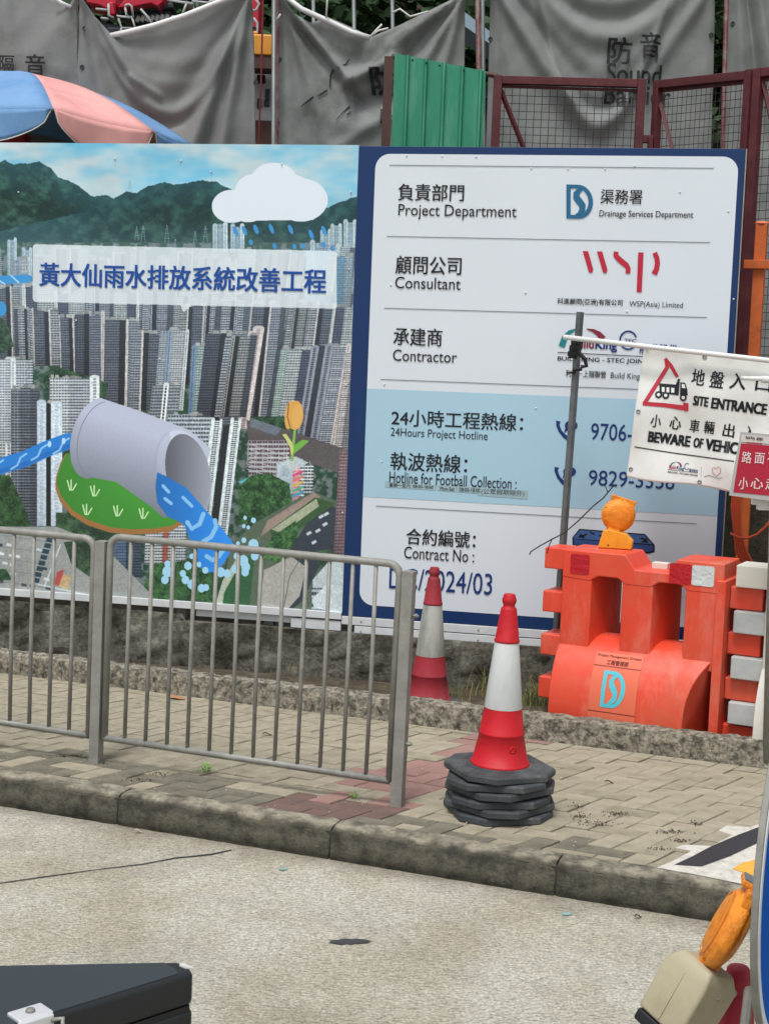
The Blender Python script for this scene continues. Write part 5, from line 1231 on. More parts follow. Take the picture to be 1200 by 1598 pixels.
s1 = Sheet([(-120, -10), (40, -14), (92, -2), (112, 9), (122, -6)], -120, 122, [R_f((120, 0), (95, 110), .05, .12, .06), R_f((10, -10), (20, 110), .04, .10, .05), R_f((118, 0), (60, 90), .03, .1, .05), R_f((-20, 0), (-40, 200), .05, .12, .05)], 1)
s1.build('dirty grey sheet behind the beach umbrella, partly lettered', M_tarpd)
s2 = Sheet([(128, -12), (136, 6), (152, 30), (176, 56), (230, 42), (290, 22), (345, 2), (392, -14)], 112, 407,
           [R_f((135, 0), (175, 225), .03, .10, .10), R_f((138, 6), (212, 135), .03, .07, .14), R_f((150, 30), (240, 200), .02, .07, -.07), R_f((392, -10), (300, 235), .03, .10, .15), R_f((393, -10), (345, 235), .02, .07, .10), R_f((392, -8), (262, 180), .02, .10, -.08),
            R_f((390, -8), (325, 225), .02, .06, -.06), U_f(258, 175, 70, 50, 10, .07), U_f(262, 195, 60, 40, 9, -.05), U_f(262, 100, 110, 40, 16, .04), U_f(265, 130, 90, 40, 12, .035), R_f((208, 125), (248, 148), .02, .02, .05), R_f((394, 0), (398, 235), .03, .05, .05)], 2)
s2.build('grey sheet drooping between two poles right of the umbrella, rusty rail showing above', M_tarp)
s3 = Sheet([(438, -12), (446, 6), (460, 26), (486, 36), (510, 26), (560, 48), (578, 58), (620, 40), (680, 12), (724, -8)], 430, 727,
           [R_f((442, 0), (455, 235), .03, .08, .06), R_f((446, 5), (545, 128), .03, .05, .15), R_f((545, 128), (612, 95), .04, .05, .13), R_f((450, 20), (512, 225), .03, .09, .08), R_f((470, 50), (560, 155), .03, .06, -.10), R_f((560, 160), (615, 150), .06, .06, -.08),
            U_f(548, 95, 60, 35, 14, -.06), R_f((576, 58), (560, 90), .05, .04, -.04), R_f((720, -5), (612, 70), .02, .06, .10), R_f((722, 0), (655, 110), .02, .05, .08), R_f((722, 0), (690, 110), .02, .05, .08), R_f((716, 0), (630, 95), .02, .04, -.07), U_f(560, 200, 60, 20, 14, .03), R_f((520, 235), (590, 190), .04, .05, .04)], 3)
s3.build('grey sheet with smudged black stencil sagging from a white pipe behind the green panel', M_tarpd)
s4 = Sheet([(765, -25), (850, -22), (940, -18), (1030, -20), (1112, -26)], 760, 1115,
           [R_f((775, -10), (880, 150), .04, .08, .12), R_f((800, -10), (900, 110), .03, .07, -.06), U_f(945, 60, 120, 90, 18, .09), U_f(945, 30, 110, 70, 16, -.06), U_f(940, 110, 110, 100, 22, .05), U_f(945, 5, 110, 40, 14, .05), U_f(930, 195, 75, 110, 16, .11), U_f(935, 170, 85, 95, 14, -.07),
            R_f((1100, -10), (1000, 130), .04, .08, .07), R_f((772, -10), (775, 235), .03, .05, .05), R_f((770, 0), (830, 235), .03, .12, .07), R_f((1108, 0), (1090, 230), .03, .10, .04)], 4)
s4.build('grey sheet lettered Sound Barrier hanging in deep curves behind the red gates', M_tarp)
s5 = Sheet([(1136, -25), (1200, -20), (1330, -20)], 1132, 1330, [R_f((1150, -20), (1160, 230), .04, .06, .07), R_f((1180, -20), (1215, 200), .04, .08, .09), R_f((1165, -20), (1190, 200), .02, .05, -.06), R_f((1240, -20), (1230, 230), .05, .06, .08)], 5)
s5.build('grey sheet at the far right beside the red pole', M_tarp)
SFr = Frame((0, YS, 0), (1, 0, 0), (0, 0, 1))
def TT(sh, s, x0, yt, yb, x1, bold=.02, sl=.0, slant=0, m=M_paint):
    o = words(sh.t, SFr, s, x0, yt, yb, x1, m, bold, y=-.034, slope=sl, slant=slant, fine=4, warp=lambda x, y, z: (x, sh.y(x, z) + y, z)); return o
TT(s4, '防', 946, 62, 102, 983, .02); TT(s4, '音', 997, 53, 92, 1029, .02); TT(s4, 'Sound', 945, 101, 131, 1030, .012); TT(s4, 'Barrier', 942, 133, 163, 1045, .012)
TT(s1, '隔', 3, 89, 118, 26, .02); TT(s1, '音', 43, 87, 118, 73, .02); TT(s3, '防', 583, 108, 148, 625, .03, slant=-.2); TT(s3, 'Barrier', 594, 172, 195, 690, .02)
def scrap(sh, pts, w):
    mb = MB()
    for q in strokes(pts, w): mb.add([(xz(*p)[0], sh.y(*xz(*p)) - .014, xz(*p)[1]) for p in q], [(0, 1, 2, 3)])
    mb.build('smudge', M_paint, sh.t)
for pts, w in [([(545, 92), (540, 100), (528, 108)], [2, 2.5, 3]), ([(520, 108), (516, 118), (515, 136)], [3, 2.5, 2]), ([(511, 141), (503, 147), (496, 152)], [3, 3, 1.5]), ([(490, 153), (480, 160), (470, 167)], [2.5, 3, 1]), ([(546, 166), (535, 176), (525, 188)], [3, 1.5, 1]), ([(541, 180), (548, 174)], 2)]: scrap(s3, pts, w)
# grommets down the sheet edges
M_eye2 = mat('sheet_eyelet', '#3c3d3d', rough=.5, metal=.4)
for sh, L_ in ((s2, [(134, 46), (129, 105), (398, 47), (400, 130)]), (s3, [(437, 93), (433, 192)]), (s4, [(765, 62), (1108, 56)]), (s5, [(1142, 38)])):
    for p in L_:
        x, z = xz(*p); mb = MB(); mb.tube([(x + .014 * math.cos(t), sh.y(x, z) - .008, z + .014 * math.sin(t)) for t in np.linspace(0, 2 * math.pi, 10)], .006, 5); mb.build('eyelet', M_eye2, sh.t)
# white plastic pipes in the sheet tops
def pipe(label, L_, r=.022, Y=YS - .05, m=M_wpipe, name='sheet_pipe', cat='pipe'):
    mb = MB(); mb.tube([aty(x, y, Y + (q[0] if q else 0)) for x, y, *q in L_], r, 8); o = mb.build(name, m, smooth=True); return tag(o, label, cat)
pipe('white plastic pipe along the drooping edge of the sheet beside the red machine', [(168, 57), (200, 50), (240, 40), (290, 24), (350, 0), (400, -22)])
pipe('white plastic pipe sloping down to the sag of the smudged sheet', [(436, -12), (470, 14), (510, 32), (548, 50), (577, 59)])
pipe('thin white cord strung below the first red pole', [(84, -6), (96, 4), (112, 11)], r=.014)
M_pred = mat('red_oxide_pole', '#57282a', rough=.6, metal=.2, var=.2, scale=10, col2='#736963', mscale=6)
M_pgrey = mat('grey_tube', '#6f7373', rough=.5, metal=.4, var=.15, scale=8)
def pole(label, x0, y0, x1, y1, w, Y, m, zlow=WZ - .05):
    a, b = aty(x0, y0, Y), aty(x1, y1, Y); d = (a - b) / np.linalg.norm(a - b); b = b + d * ((zlow - b[2]) / d[2]); a = a + d * .5
    mb = MB(); mb.tube([b, a], w / 2 / F * Y, 10); o = mb.build('scaffold_pole', m, smooth=True); return tag(o, label, 'pole', None)
pole('grey and rust red pole behind the beach umbrella between two sheets', 118, 0, 118, 120, 9, YS + .1, M_pred)
pole('thin grey scaffold pole just left of the smudged sheet', 428, 0, 427, 222, 7, YS - .15, M_pgrey); pole('thin rust red pole tight against the pole left of the smudged sheet', 434, 0, 433, 222, 4.5, YS - .05, M_pred)
pole('red oxide pole between the smudged sheet and the Sound Barrier sheet', 745, 0, 747, 105, 8, YS - .1, M_pred); pole('grey pole beside the red oxide pole left of the Sound Barrier sheet', 753, 0, 754, 105, 6, YS + .1, M_pgrey)
pole('red pole between the Sound Barrier sheet and the right hand sheet', 1133, 0, 1127, 225, 7, YS - .1, M_pred)
for x_, l_ in ((490, 'pale vertical tube against the trees, leftmost of three above the smudged sheet'), (553, 'pale vertical tube against the trees, middle of three above the smudged sheet'), (613, 'pale vertical tube against the trees, rightmost of three above the smudged sheet')):
    pole(l_, x_ - 1, 0, x_, 60, 6, YS + 1.6, M_pgrey)
M_cord = mat('white_cord', '#cdcdc8', rough=.7, var=0)
for l_, pts in (('white cord rising from the middle of the sloping white pipe', [(509, 28), (511, 0), (513, -8)]), ('straight cord end sticking up from the lowest point of the smudged sheet', [(577, 58), (588, 46), (596, 38)]),
                ('curved cord end trailing right from the lowest point of the smudged sheet', [(577, 58), (590, 48), (606, 44)]), ('short cord tied to the grey pole left of the smudged sheet', [(430, 34), (438, 22)]), ('looping cord along the rising right top edge of the smudged sheet', [(612, 20), (624, 14), (640, 26), (668, 18)])):
    mb = MB(); mb.tube([aty(x, y, YS - .1) for x, y in pts], .008, 6); tag(mb.build('tie_cord', M_cord, smooth=True), l_, 'cord')
# beach umbrella
M_ub = mat('umbrella_blue', '#6b92ba', rough=.8, var=.06, scale=5, col2='#5b86b4', mscale=3, bump=.1, bscale=10); M_up = mat('umbrella_pink', '#dba09a', rough=.8, var=.06, scale=5, col2='#cc8f8b', mscale=3, bump=.1, bscale=10)
um = thing('beach_umbrella', 'faded blue and pink beach umbrella rising behind the left hoarding', 'umbrella', (-2.74, 10.62, 0), 0)
AP = Vector((0, 0, 3.95)); Rr = 1.27; zr = 3.47
M_trim = mat('white_hem', '#c9c6bd', rough=.8, var=0)
def vtx(k): a = math.radians([-66, -31, 12, 57, 102, 147, 192, 243][k % 8]); return Vector((Rr * math.cos(a), Rr * math.sin(a), zr + [.02, -.02, .03, .05, .05, .05, .02, .02][k % 8]))
for k in range(8):
    a, b = vtx(k), vtx(k + 1)
    def fn(s, t, a=a, b=b):
        e = a.lerp(b, s); p = AP.lerp(e, t); lift = .085 * math.sin(math.pi * t ** 1.15) ; sagc = -.012 * math.sin(math.pi * s) * t
        n = Vector((p.x, p.y, 0)); n = n.normalized() if n.length > 1e-4 else Vector((0, 0, 0))
        return tuple(p + Vector((0, 0, lift + sagc)) - n * .02 * math.sin(math.pi * s) * t * t)
    m_ = (M_ub, M_up)[k % 2 == 0]
    mb = MB(); mb.grid(fn, 10, 14); mb.build('canopy_panel', m_, um, smooth=True, solid=.002)
    def fv(s, t, fn=fn):
        p = Vector(fn(.01 + .98 * s, 1.0)); w = min(1, 3.4 * min(s, 1 - s)) ** .45; pin = .05 * (1 - w) * t * (1 if s < .5 else -1)
        q = p + (b - a) * 0 + Vector((0, 0, -.20 * w * t)); q += Vector((p.x, p.y, 0)).normalized() * (.012 * math.sin(s * 12) * t); return tuple(q)
    mb = MB(); mb.grid(fv, 26, 6); mb.build('valance', m_, um, smooth=True, solid=.002)
    mb = MB(); mb.tube([fv(i / 26, 1.0) for i in range(27)], .004, 5); mb.build('hem', M_trim, um)
mb = MB(); mb.tube([(0, 0, WZ - .05), (0, 0, 3.92)], .022, 10); mb.build('pole', M_pgrey, um, smooth=True)
for k in range(8):
    v = vtx(k); mb = MB(); mb.tube([tuple(AP - Vector((0, 0, .02))), tuple(AP.lerp(v, .5) + Vector((0, 0, .05))), tuple(v - Vector((0, 0, .01)))], .006, 5); mb.build('rib', M_galv, um)
mb = MB(); mb.box((0, 0, 1.6), (1.9, .03, 2.9)); o = mb.build('blue_screen', mat('screen_blue', '#1f3560', rough=.8, var=.1)); o.location = (-2.5, 11.1, .3)
tag(o, 'dark blue cloth screen glimpsed under the beach umbrella', 'screen')
mb = MB(); mb.box((0, 0, 0), (.5, .2, 3.1)); o = mb.build('red_crate', mat('crate_red', '#9c2530', rough=.5, var=.1)); o.location = (-2.85, 10.3, 1.9); tag(o, 'red box edge under the blue flap of the umbrella', 'box')

# green corrugated sheet with brown posts
gs = thing('corrugated_panel', 'green corrugated metal panel with worn streaks above the hoardings', 'panel', (0, 0, 0), 0)
M_grn = mat('green_metal', '#2f8466', rough=.45, metal=.1, var=.08, scale=3, stretch=(8, 1, 1.0), col2='#5d9d85', mscale=1.4, mix=(.5, .75))
M_brn = mat('brown_steel', '#4a332c', rough=.7, var=.2, scale=8); M_maroon = mat('maroon_steel', '#4e1b21', rough=.6, var=.12, scale=8, col2='#5a2a2c', mscale=12, bump=.1)
gl, gr = aty(616, 84, 9.9), aty(775, 115, 9.75); gx0, gx1 = gl[0], gr[0]; nV = []
prof_ = []; pw = (gx1 - gx0) / 5.6; x = gx0
while x < gx1 - .01:
    for dx, dy in ((0, 0), (.62, 0), (.68, -.028), (.78, -.028), (.84, 0)): prof_.append((x + pw * dx, dy)) if x + pw * dx < gx1 else None
    x += pw
mb = MB(); n = len(prof_)
topz = lambda x: gl[2] + (gr[2] - gl[2]) * (x - gx0) / (gx1 - gx0)
V = [(x, 9.88 - (x - gx0) * .2 + dy, .6) for x, dy in prof_] + [(x, 9.88 - (x - gx0) * .2 + dy, topz(x)) for x, dy in prof_]
mb.add(V, [(i, i + 1, n + i + 1, n + i) for i in range(n - 1)]); mb.build('sheet', M_grn, gs, solid=.002)
for x in [gx0 + .12, gx0 + .30, gx0 + .46, gx1 - .06, gx0 + .21]:
    mb = MB(); mb.lathe([(.008, 0), (.004, .006)], 8); mb.v = [(x + v[0], 9.845 - (x - gx0) * .2 - v[2], topz(x) - .03 + v[1]) for v in mb.v]; mb.build('bolt', M_dk, gs)
mb = MB(); a = aty(607, 84, 9.8); mb.box((a[0], 9.9, (a[2] + .3) / 2), (.06, .06, a[2] - .3)); mb.build('post', M_brn, gs)
mb = MB(); mb.tube([(gx0 - .02, 9.93, topz(gx0) - .02 + .01), (gx1 + .01, 9.80, topz(gx1) - .005)], .018, 6); mb.build('top_rail', M_brn, gs)
# gates of red frames and welded mesh
M_mesh = mat('mesh_wire', '#403537', rough=.6, metal=.3, var=.1)
def gate(label, pTL, pTR, YL, YR, brace, nx=None, low=.36, fw=.055, diag=True):
    A, B = aty(pTL[0], pTL[1], YL), aty(pTR[0], pTR[1], YR); d = B - A; L = float(np.hypot(d[0], d[1])); rz = math.atan2(d[1], d[0]); sl = (B[2] - A[2])
    t = thing('mesh_gate', label, 'gate', (A[0], A[1], 0), rz, None); H0, H1 = A[2], B[2]
    zt = lambda x: H0 + sl * x / L
    bars = [((0, low), (0, H0), 'frame_bar'), ((L, low), (L, H1), 'frame_bar'), ((0, H0 - fw / 2), (L, H1 - fw / 2), 'frame_bar'), ((0, low + .1), (L, low + .1), 'frame_bar'), ((0, 1.9), (L, 1.9), 'frame_bar')]
    for (x0, z0), (x1, z1), nm in bars:
        mb = MB(); v = (x0 == x1); w = fw
        if v: mb.box((x0, 0, (z0 + z1) / 2), (w, .05, z1 - z0 + .001))
        else: mb.prism([(x0 + w / 2 + .001, z0 - w / 2), (x1 - w / 2 - .001, z1 - w / 2), (x1 - w / 2 - .001, z1 + w / 2 - .002), (x0 + w / 2 + .001, z0 + w / 2 - .002)], -.023, .023)
        mb.build(nm, M_maroon, t, bevel=.004)
    mb = MB(); mb.box((L / 2, .02, zt(L / 2) - fw - .012), (L - fw, .012, .018)) if abs(sl) < .01 else mb.prism([(fw / 2, zt(fw / 2) - fw - .02), (L - fw / 2, zt(L) - fw - .02), (L - fw / 2, zt(L) - fw), (fw / 2, zt(0) - fw)], .012, .024); mb.build('mesh_strip', M_maroon, t)
    if diag:
        (bx0, bz0), (bx1, bz1) = brace; mb = MB(); mb.tube([(bx0 * L, .012, bz0), (bx1 * L, .012, bz1)], .017, 4); mb.build('diagonal_brace', M_maroon, t)
    sp = .0505; mb = MB(); n = int(L / sp)
    for i in range(1, n + 1):
        x = i * L / (n + 1); mb.tube([(x, .018, low), (x, .018, zt(x) - fw)], .0022, 4, cap=False)
    z = low + .05
    while z < max(H0, H1) - fw:
        mb.tube([(0.02, .022, z), (L - .02, .022, z + sl * .9 * (z / H0))], .0022, 4, cap=False); z += sp
    q = mb.build('wire_mesh', M_mesh, t); q['kind'] = 'stuff'; return t
gate('dark red mesh gate leaf beside the green panel', (777, 118), (1001, 124), 9.75, 9.72, ((.02, 3.78), (.52, 2.75)))
gate('dark red mesh gate leaf behind the top right of the information board', (1027, 126), (1170, 109), 9.72, 8.85, ((.02, 3.72), (.62, 2.6)))
gate('dark red mesh gate leaf at the right edge of the view', (1184, 107), (1330, 88), 8.80, 8.3, ((.02, 3.72), (.62, 2.6)))
mb = MB(); a = aty(1015, 215, 9.66); mb.box((a[0] - .01, 9.72, a[2]), (.09, .04, .05)); mb.box((a[0] + .005, 9.70, a[2] - .05), (.03, .05, .12)); tag(mb.build('gate_latch', M_maroon, bevel=.003), 'red steel hinge latch joining the two gate leaves', 'latch')
# orange steel post
M_ost = mat('orange_steel', '#c2602c', rough=.6, var=.15, scale=12, col2='#5a2c18', mscale=9, mix=(.60, .70))
op = thing('orange_post', 'rust spotted orange steel post with a domed cap at the right edge', 'post', (0, 0, 0), 0)
a = aty(1183, 350, 8.45); mb = MB(); mb.box((a[0] + .02, 8.45, (a[2] + .35) / 2), (.066, .07, a[2] - .35), rz=-.35); mb.build('post', M_ost, op, bevel=.006)
mb = MB(); mb.lathe([(.042, 0), (.040, .008), (.028, .016), (.001, .02)], 16, c=(a[0] + .02, 8.45, a[2])); mb.build('cap', mat('orange_cap', '#d9764a', rough=.5, var=.05), op, smooth=True)
b = aty(1168, 412, 8.40); mb = MB(); mb.box((b[0] + .05, 8.41, b[2]), (.15, .03, .05), rz=-.3); mb.build('hinge_lug', M_ost, op, bevel=.003)
# cable coil hanging on the gate
M_oc = mat('orange_cable', '#c2512c', rough=.5, var=.08, scale=9)
co = thing('cable_coil', 'orange cable coil hanging behind the right end of the information board', 'cable', (0, 0, 0), 0)
for k in range(5):
    dx = k * 4; L_ = [(1174 - dx, 690), (1162 - dx, 740), (1154 - dx * .8, 790), (1155 - dx * .6, 830), (1164 - dx, 860), (1176 - dx * .9, 885), (1190 - dx, 905)]
    Lq = [aty(x, y, 8.02 + .012 * k) for x, y in L_]; mb = MB(); mb.tube(Lq, .0075, 6); mb.build('cable_loop', M_oc, co, smooth=True)
mb = MB(); mb.tube([aty(x, y, 8.0) for x, y in [(1139, 832), (1150, 838), (1165, 840), (1180, 834), (1194, 822), (1206, 806)]], .0075, 6); mb.build('cable_loop', M_oc, co, smooth=True)
# dim panel and earth behind the coil
mb = MB(); a = aty(1130, 700, 8.75); mb.box((a[0] + .9, 8.62, .85), (1.9, .08, 1.15), rz=-.15); o = mb.build('concrete_block', mat('dark_block', '#4b4638', rough=.95, var=.3, scale=9, bump=1, bscale=30, col2='#2b2821', mscale=5)); tag(o, 'dim mossy concrete block behind the cable coil', 'block')

# machine and cabin seen over the sheets
M_mred = mat('machine_red', '#b31e35', rough=.4, var=.08, scale=5); M_steel = mat('dark_steel', '#33393d', rough=.5, metal=.3, var=.2, scale=8); M_wr = mat('white_rail', '#9da1a1', rough=.45, var=.05)
YM = 14.0
mc = thing('drilling_machine', 'red works machine with white guard rails and a dark hose reel above the sheets', 'machine', (0, 0, 0), 0)
def mpoly(pts, Y, th, m, name):
    Q = [(aty(x, y, Y)[0], aty(x, y, Y)[2]) for x, y in pts]; mb = MB(); mb.prism(Q, Y, Y + th); return mb.build(name, m, mc, bevel=.012)
mpoly([(130, -25), (178, -25), (182, 6), (168, 14), (156, 8), (136, 4)], YM - .1, .4, M_mred, 'arm'); mpoly([(184, 12), (196, -4), (258, -14), (254, 4), (246, 10), (236, 5), (206, 11)], YM - .1, .3, M_mred, 'arm')
mpoly([(168, 4), (177, 2), (180, 22), (170, 24)], YM - .25, .12, M_mred, 'bracket')
mb = MB(); mb.tube([aty(212, 26, YM + .3), aty(270, 20, YM + .3)], .16, 20); mb.build('hose_reel', M_steel, mc, smooth=True)
for k in range(7): mb = MB(); p = aty(214 + k * 7.5, 29 - k * .5, YM + .12); mb.tube([p + np.array([0, 0, -.03]), p + np.array([.02, 0, .02])], .02, 6); mb.build('hose_band', M_alu, mc)
mpoly([(182, 14), (268, 4), (272, 12), (184, 22)], YM + .05, .5, M_steel, 'deck'); mpoly([(150, 34), (200, 40), (210, 52), (150, 56)], YM + .1, .4, M_steel, 'deck'); mpoly([(168, 42), (188, 43), (188, 60), (168, 60)], YM - .05, .2, M_steel, 'valve_block')
mpoly([(160, 44), (215, 50), (215, 62), (160, 62)], YM + .2, .5, mat('tan_steel', '#8b7358', rough=.6, var=.1), 'tray')
for pts in ([(170, 6), (170, 24), (178, 28)], [(196, 12), (198, 24), (208, 26), (206, 10), (202, 7), (197, 8), (196, 12)], [(206, 26), (212, 44), (190, 44), (186, 30), (183, 25), (208, 28)], [(190, 44), (190, 54)], [(212, 44), (212, 54)], [(220, 14), (232, 28), (240, 42)],
            [(262, 0), (302, 6), (304, 16), (296, 20)], [(292, 4), (284, 26)], [(308, -10), (308, 14)], [(300, 2), (340, 6)], [(322, 12), (328, 2), (340, 2)], [(260, 34), (270, 26), (282, 26)], [(150, 14), (170, 16)], [(158, 28), (170, 30)], [(395, -6), (405, 6), (400, 16), (392, 16)], [(396, 28), (402, 36), (402, 50), (398, 54)]):
    mb = MB(); mb.tube([aty(x, y, YM - .3) for x, y in pts], .012, 6); mb.build('guard_rail', M_wr, mc, smooth=True)
mpoly([(392, -20), (405, -20), (404, 44), (392, 44)], YM - .1, .3, M_mred, 'mast')
mb = MB(); mb.box((aty(240, 80, YM)[0], YM + .6, 2.0), (3.2, 1.4, 3.4)); mb.build('body', M_steel, mc)
mb = MB(); mb.box((0, 0, 0), (.24, .18, .18)); mb.box((-.05, 0, .11), (.07, .07, .04), mi=0); o = mb.build('fuel_can', mat('amber_can', '#cf8c2c', rough=.4, var=.05), bevel=.015); p = aty(405, 73, 13.0); o.location = tuple(p); tag(o, 'small amber fuel can on a brown beam between two sheets', 'can')
mb = MB(); p = aty(410, 93, 13.0); mb.box((p[0], 13.05, p[2] - .0), (.6, .25, .18)); tag(mb.build('steel_beam', M_brn), 'brown steel beam carrying the amber can', 'beam')
gen = thing('generator', 'white machine casing with dark vents in the gap between two sheets', 'machine', (0, 0, 0), 0)
p = aty(412, 148, 13.2); mb = MB(); mb.box((p[0], 13.5, p[2] - .0), (.85, .5, .46)); mb.build('casing', M_wp, gen, bevel=.02)
for (x, y, w, h) in ((407, 122, 12, 12), (417, 146, 7, 16), (404, 160, 6, 14), (416, 160, 8, 8)): q = aty(x, y, 13.2); mb = MB(); mb.box((q[0], 13.24, q[2]), (w / F * 13.2, .03, h / F * 13.2)); mb.build('vent', M_steel, gen)
mb = MB(); mb.box((p[0], 13.45, (p[2] - .23 + .3) / 2), (.9, .55, p[2] - .23 - .3)); mb.build('base', M_brn, gen)
mb = MB(); mb.tube([aty(411, -10, 12.6), aty(408, 120, 12.6), aty(404, 225, 12.6)], .008, 5); tag(mb.build('hanging_rope', mat('red_cord', '#7a2a2a', rough=.7, var=0)), 'thin dark red cord hanging in the gap between two sheets', 'cord')
sh_ = thing('site_shed', 'dark site shed with a blue grey roof edge behind the red oxide pole', 'shed', (0, 0, 0), 0)
p = aty(735, 60, 14); mb = MB(); mb.box((p[0] + .1, 14.6, 2.1), (2.6, 1.0, 3.6)); mb.build('wall', M_brn, sh_); mb = MB(); mb.prism([(p[0] - .25, p[2] + .12), (p[0] + .55, p[2] - .38), (p[0] + .55, p[2] - .30), (p[0] - .2, p[2] + .22)], 13.6, 14.2); mb.build('roof_edge', mat('roof_blue', '#8ba0ad', rough=.5, var=.05), sh_)
# trees beyond the site
M_leaf = mat('tree_leaf', '#3a5233', rough=.7, var=.35, scale=1.2, col2='#22351f', mscale=1.0, obj_rand=.1, spec=.2); M_bark = mat('bark', '#4a4034', rough=.95, var=.3, scale=9, bump=1)
def tree(label, x, y, h, R, n=3800, leaf=.10, zc=.66):
    t = thing('tree', label, 'tree', (x, y, WZ - .05), random.uniform(0, 6), 'trees beyond the works site')
    mb = MB(); pts = [(0, 0, 0), (.08, .04, h * .2), (-.05, .1, h * .42), (.1, 0, h * .75)]; mb.tube(pts, [.22, .18, .14, .05], 10)
    for k in range(9):
        a = k * 2.4; z0 = h * (.28 + .05 * k); mb.tube([(0, .05, z0), (R * .4 * math.cos(a), R * .4 * math.sin(a), z0 + .5), (R * .75 * math.cos(a), R * .75 * math.sin(a), z0 + 1.0)], [.09, .06, .02], 6)
    mb.build('trunk', M_bark, t, smooth=True)
    cl = []
    for k in range(34):
        v = rng.normal(size=3); v /= np.linalg.norm(v); r = R * rng.uniform(.35, .95); cl.append((v[0] * r, v[1] * r * .8, h * zc + v[2] * r * .85 * h * .30 / R * 1.1, rng.uniform(.35, .75)))
    V = np.zeros((n * 4, 3)); ci = rng.integers(0, len(cl), n); cl = np.array(cl)
    d = rng.normal(size=(n, 3)); d /= np.linalg.norm(d, axis=1)[:, None]; c_ = cl[ci, :3] + d * cl[ci, 3:4] * rng.uniform(.6, 1.1, (n, 1))
    a = rng.normal(size=(n, 3)); a[:, 2] *= .5; a /= np.linalg.norm(a, axis=1)[:, None]; b = np.cross(a, rng.normal(size=(n, 3))); b /= np.linalg.norm(b, axis=1)[:, None]
    s_ = (leaf * rng.uniform(.6, 1.3, (n, 1)))
    V[0::4] = c_ - a * s_; V[1::4] = c_ + b * s_ * .45; V[2::4] = c_ + a * s_; V[3::4] = c_ - b * s_ * .45
    me = bpy.data.meshes.new('crown'); me.from_pydata(V.tolist(), [], [(4 * i, 4 * i + 1, 4 * i + 2, 4 * i + 3) for i in range(n)]); me.materials.append(M_leaf); me.update()
    o = bpy.data.objects.new('crown', me); C.objects.link(o); o.parent = t
for i, (x, y, h, R) in enumerate([(-3.6, 18, 7.5, 2.4), (-1.6, 17.2, 7.2, 2.3), (.3, 17.8, 7.6, 2.4), (2.2, 17.2, 7.2, 2.3), (4.4, 18, 7.5, 2.4), (-5.6, 18.5, 7.5, 2.5), (-2.6, 21, 9.5, 3), (.9, 21, 9.5, 3), (4.2, 21.5, 9.5, 3)]):
    tree(['dark leafy tree behind the red machine', 'dark leafy tree behind the drooping sheet and the pole gap', 'dark tree behind the three pale tubes', 'dark tree behind the red oxide pole and shed', 'dark tree behind the gap at the right red pole', 'dark tree behind the dirty sheet at the far left', 'tall rear tree above the red machine', 'tall rear tree above the smudged sheet', 'tall rear tree above the Sound Barrier sheet'][i], x, y, h, R, 5200 if i < 6 else 3500, .13)
# wooded slope that closes the view
mb = MB(); 
def hill_fn(s, t): x = -60 + 120 * s; z = 14 * t ** .8; return (x, 26 + 14 * t + 1.5 * math.sin(x * .4 + t * 5) + rng.uniform(-.5, .5), .2 + z + rng.uniform(-.5, .5))
mb.grid(hill_fn, 160, 24); hl = mb.build('hill', mat('wooded_slope', '#2c3f28', rough=.95, var=.4, scale=1.5, bump=3, bscale=3, col2='#17251a', mscale=.8), smooth=False); structure(hl); tag(hl, 'dark wooded slope closing the view behind the site')

# ================================================================ PLANTS AND LITTER
M_grs = mat('grass_green', '#5f7240', rough=.8, var=.25, scale=9, col2='#8f8250', mscale=14); M_dry = mat('grass_dry', '#8a7a50', rough=.85, var=.25, scale=9); M_weed = mat('weed_green', '#6f9a45', rough=.7, var=.2, scale=20)
def blades(P, n, h, spread, lean=.5):
    V, Fc = [], []
    for _ in range(n):
        x, y = P[0] + rng.normal() * spread[0], P[1] + rng.normal() * spread[1]; a = rng.uniform(0, 6.28); hh = h * rng.uniform(.35, 1.15); w = .0022 * rng.uniform(.7, 1.4); L_ = lean * hh * rng.uniform(.2, 1.2)
        dx, dy = math.cos(a), math.sin(a); o = len(V)
        for t in (0, .35, .7, 1.0):
            cx_, cy_, cz_ = x + dx * L_ * t * t, y + dy * L_ * t * t, P[2] + hh * t * (1 - .25 * t); ww = w * (1 - t * .9)
            V += [(cx_ - dy * ww, cy_ + dx * ww, cz_), (cx_ + dy * ww, cy_ - dx * ww, cz_)]
        Fc += [(o, o + 1, o + 3, o + 2), (o + 2, o + 3, o + 5, o + 4), (o + 4, o + 5, o + 7, o + 6)]
    return V, Fc
g = MB(); g2 = MB()
for (x, y, n, h, sp) in [(750, 1085, 45, .20, .05), (835, 1100, 110, .20, .05), (800, 1108, 30, .10, .08), (700, 1090, 30, .10, .06), (845, 1085, 25, .28, .03)]:
    p = gz(x, y, .05); V, Fc = blades(p, n, h, (sp, .03)); g.add(V, Fc)
    V, Fc = blades(p, n // 5, h * 1.4, (sp, .03), .7); g2.add(V, Fc)
for x in range(640, 1200, 14):
    p = gz(x, 1096 + (x - 640) * .128, .07); p = (p[0], p[1] + .02, .05); V, Fc = blades(p, 9, .10 if x < 860 else .085, (.03, .012), .6); (g if random.random() < .4 else g2).add(V, Fc)
for (x, y) in [(730, 1040), (755, 1020), (800, 1035), (860, 1010), (468, 1020), (440, 1040), (500, 1030)]:
    p = aty(x, y, 8.42 if x > 600 else 8.56); V, Fc = blades((p[0], p[1] - .02, p[2] - .12), 30, .16, (.04, .008), .5); (g if random.random() < .35 else g2).add(V, Fc)
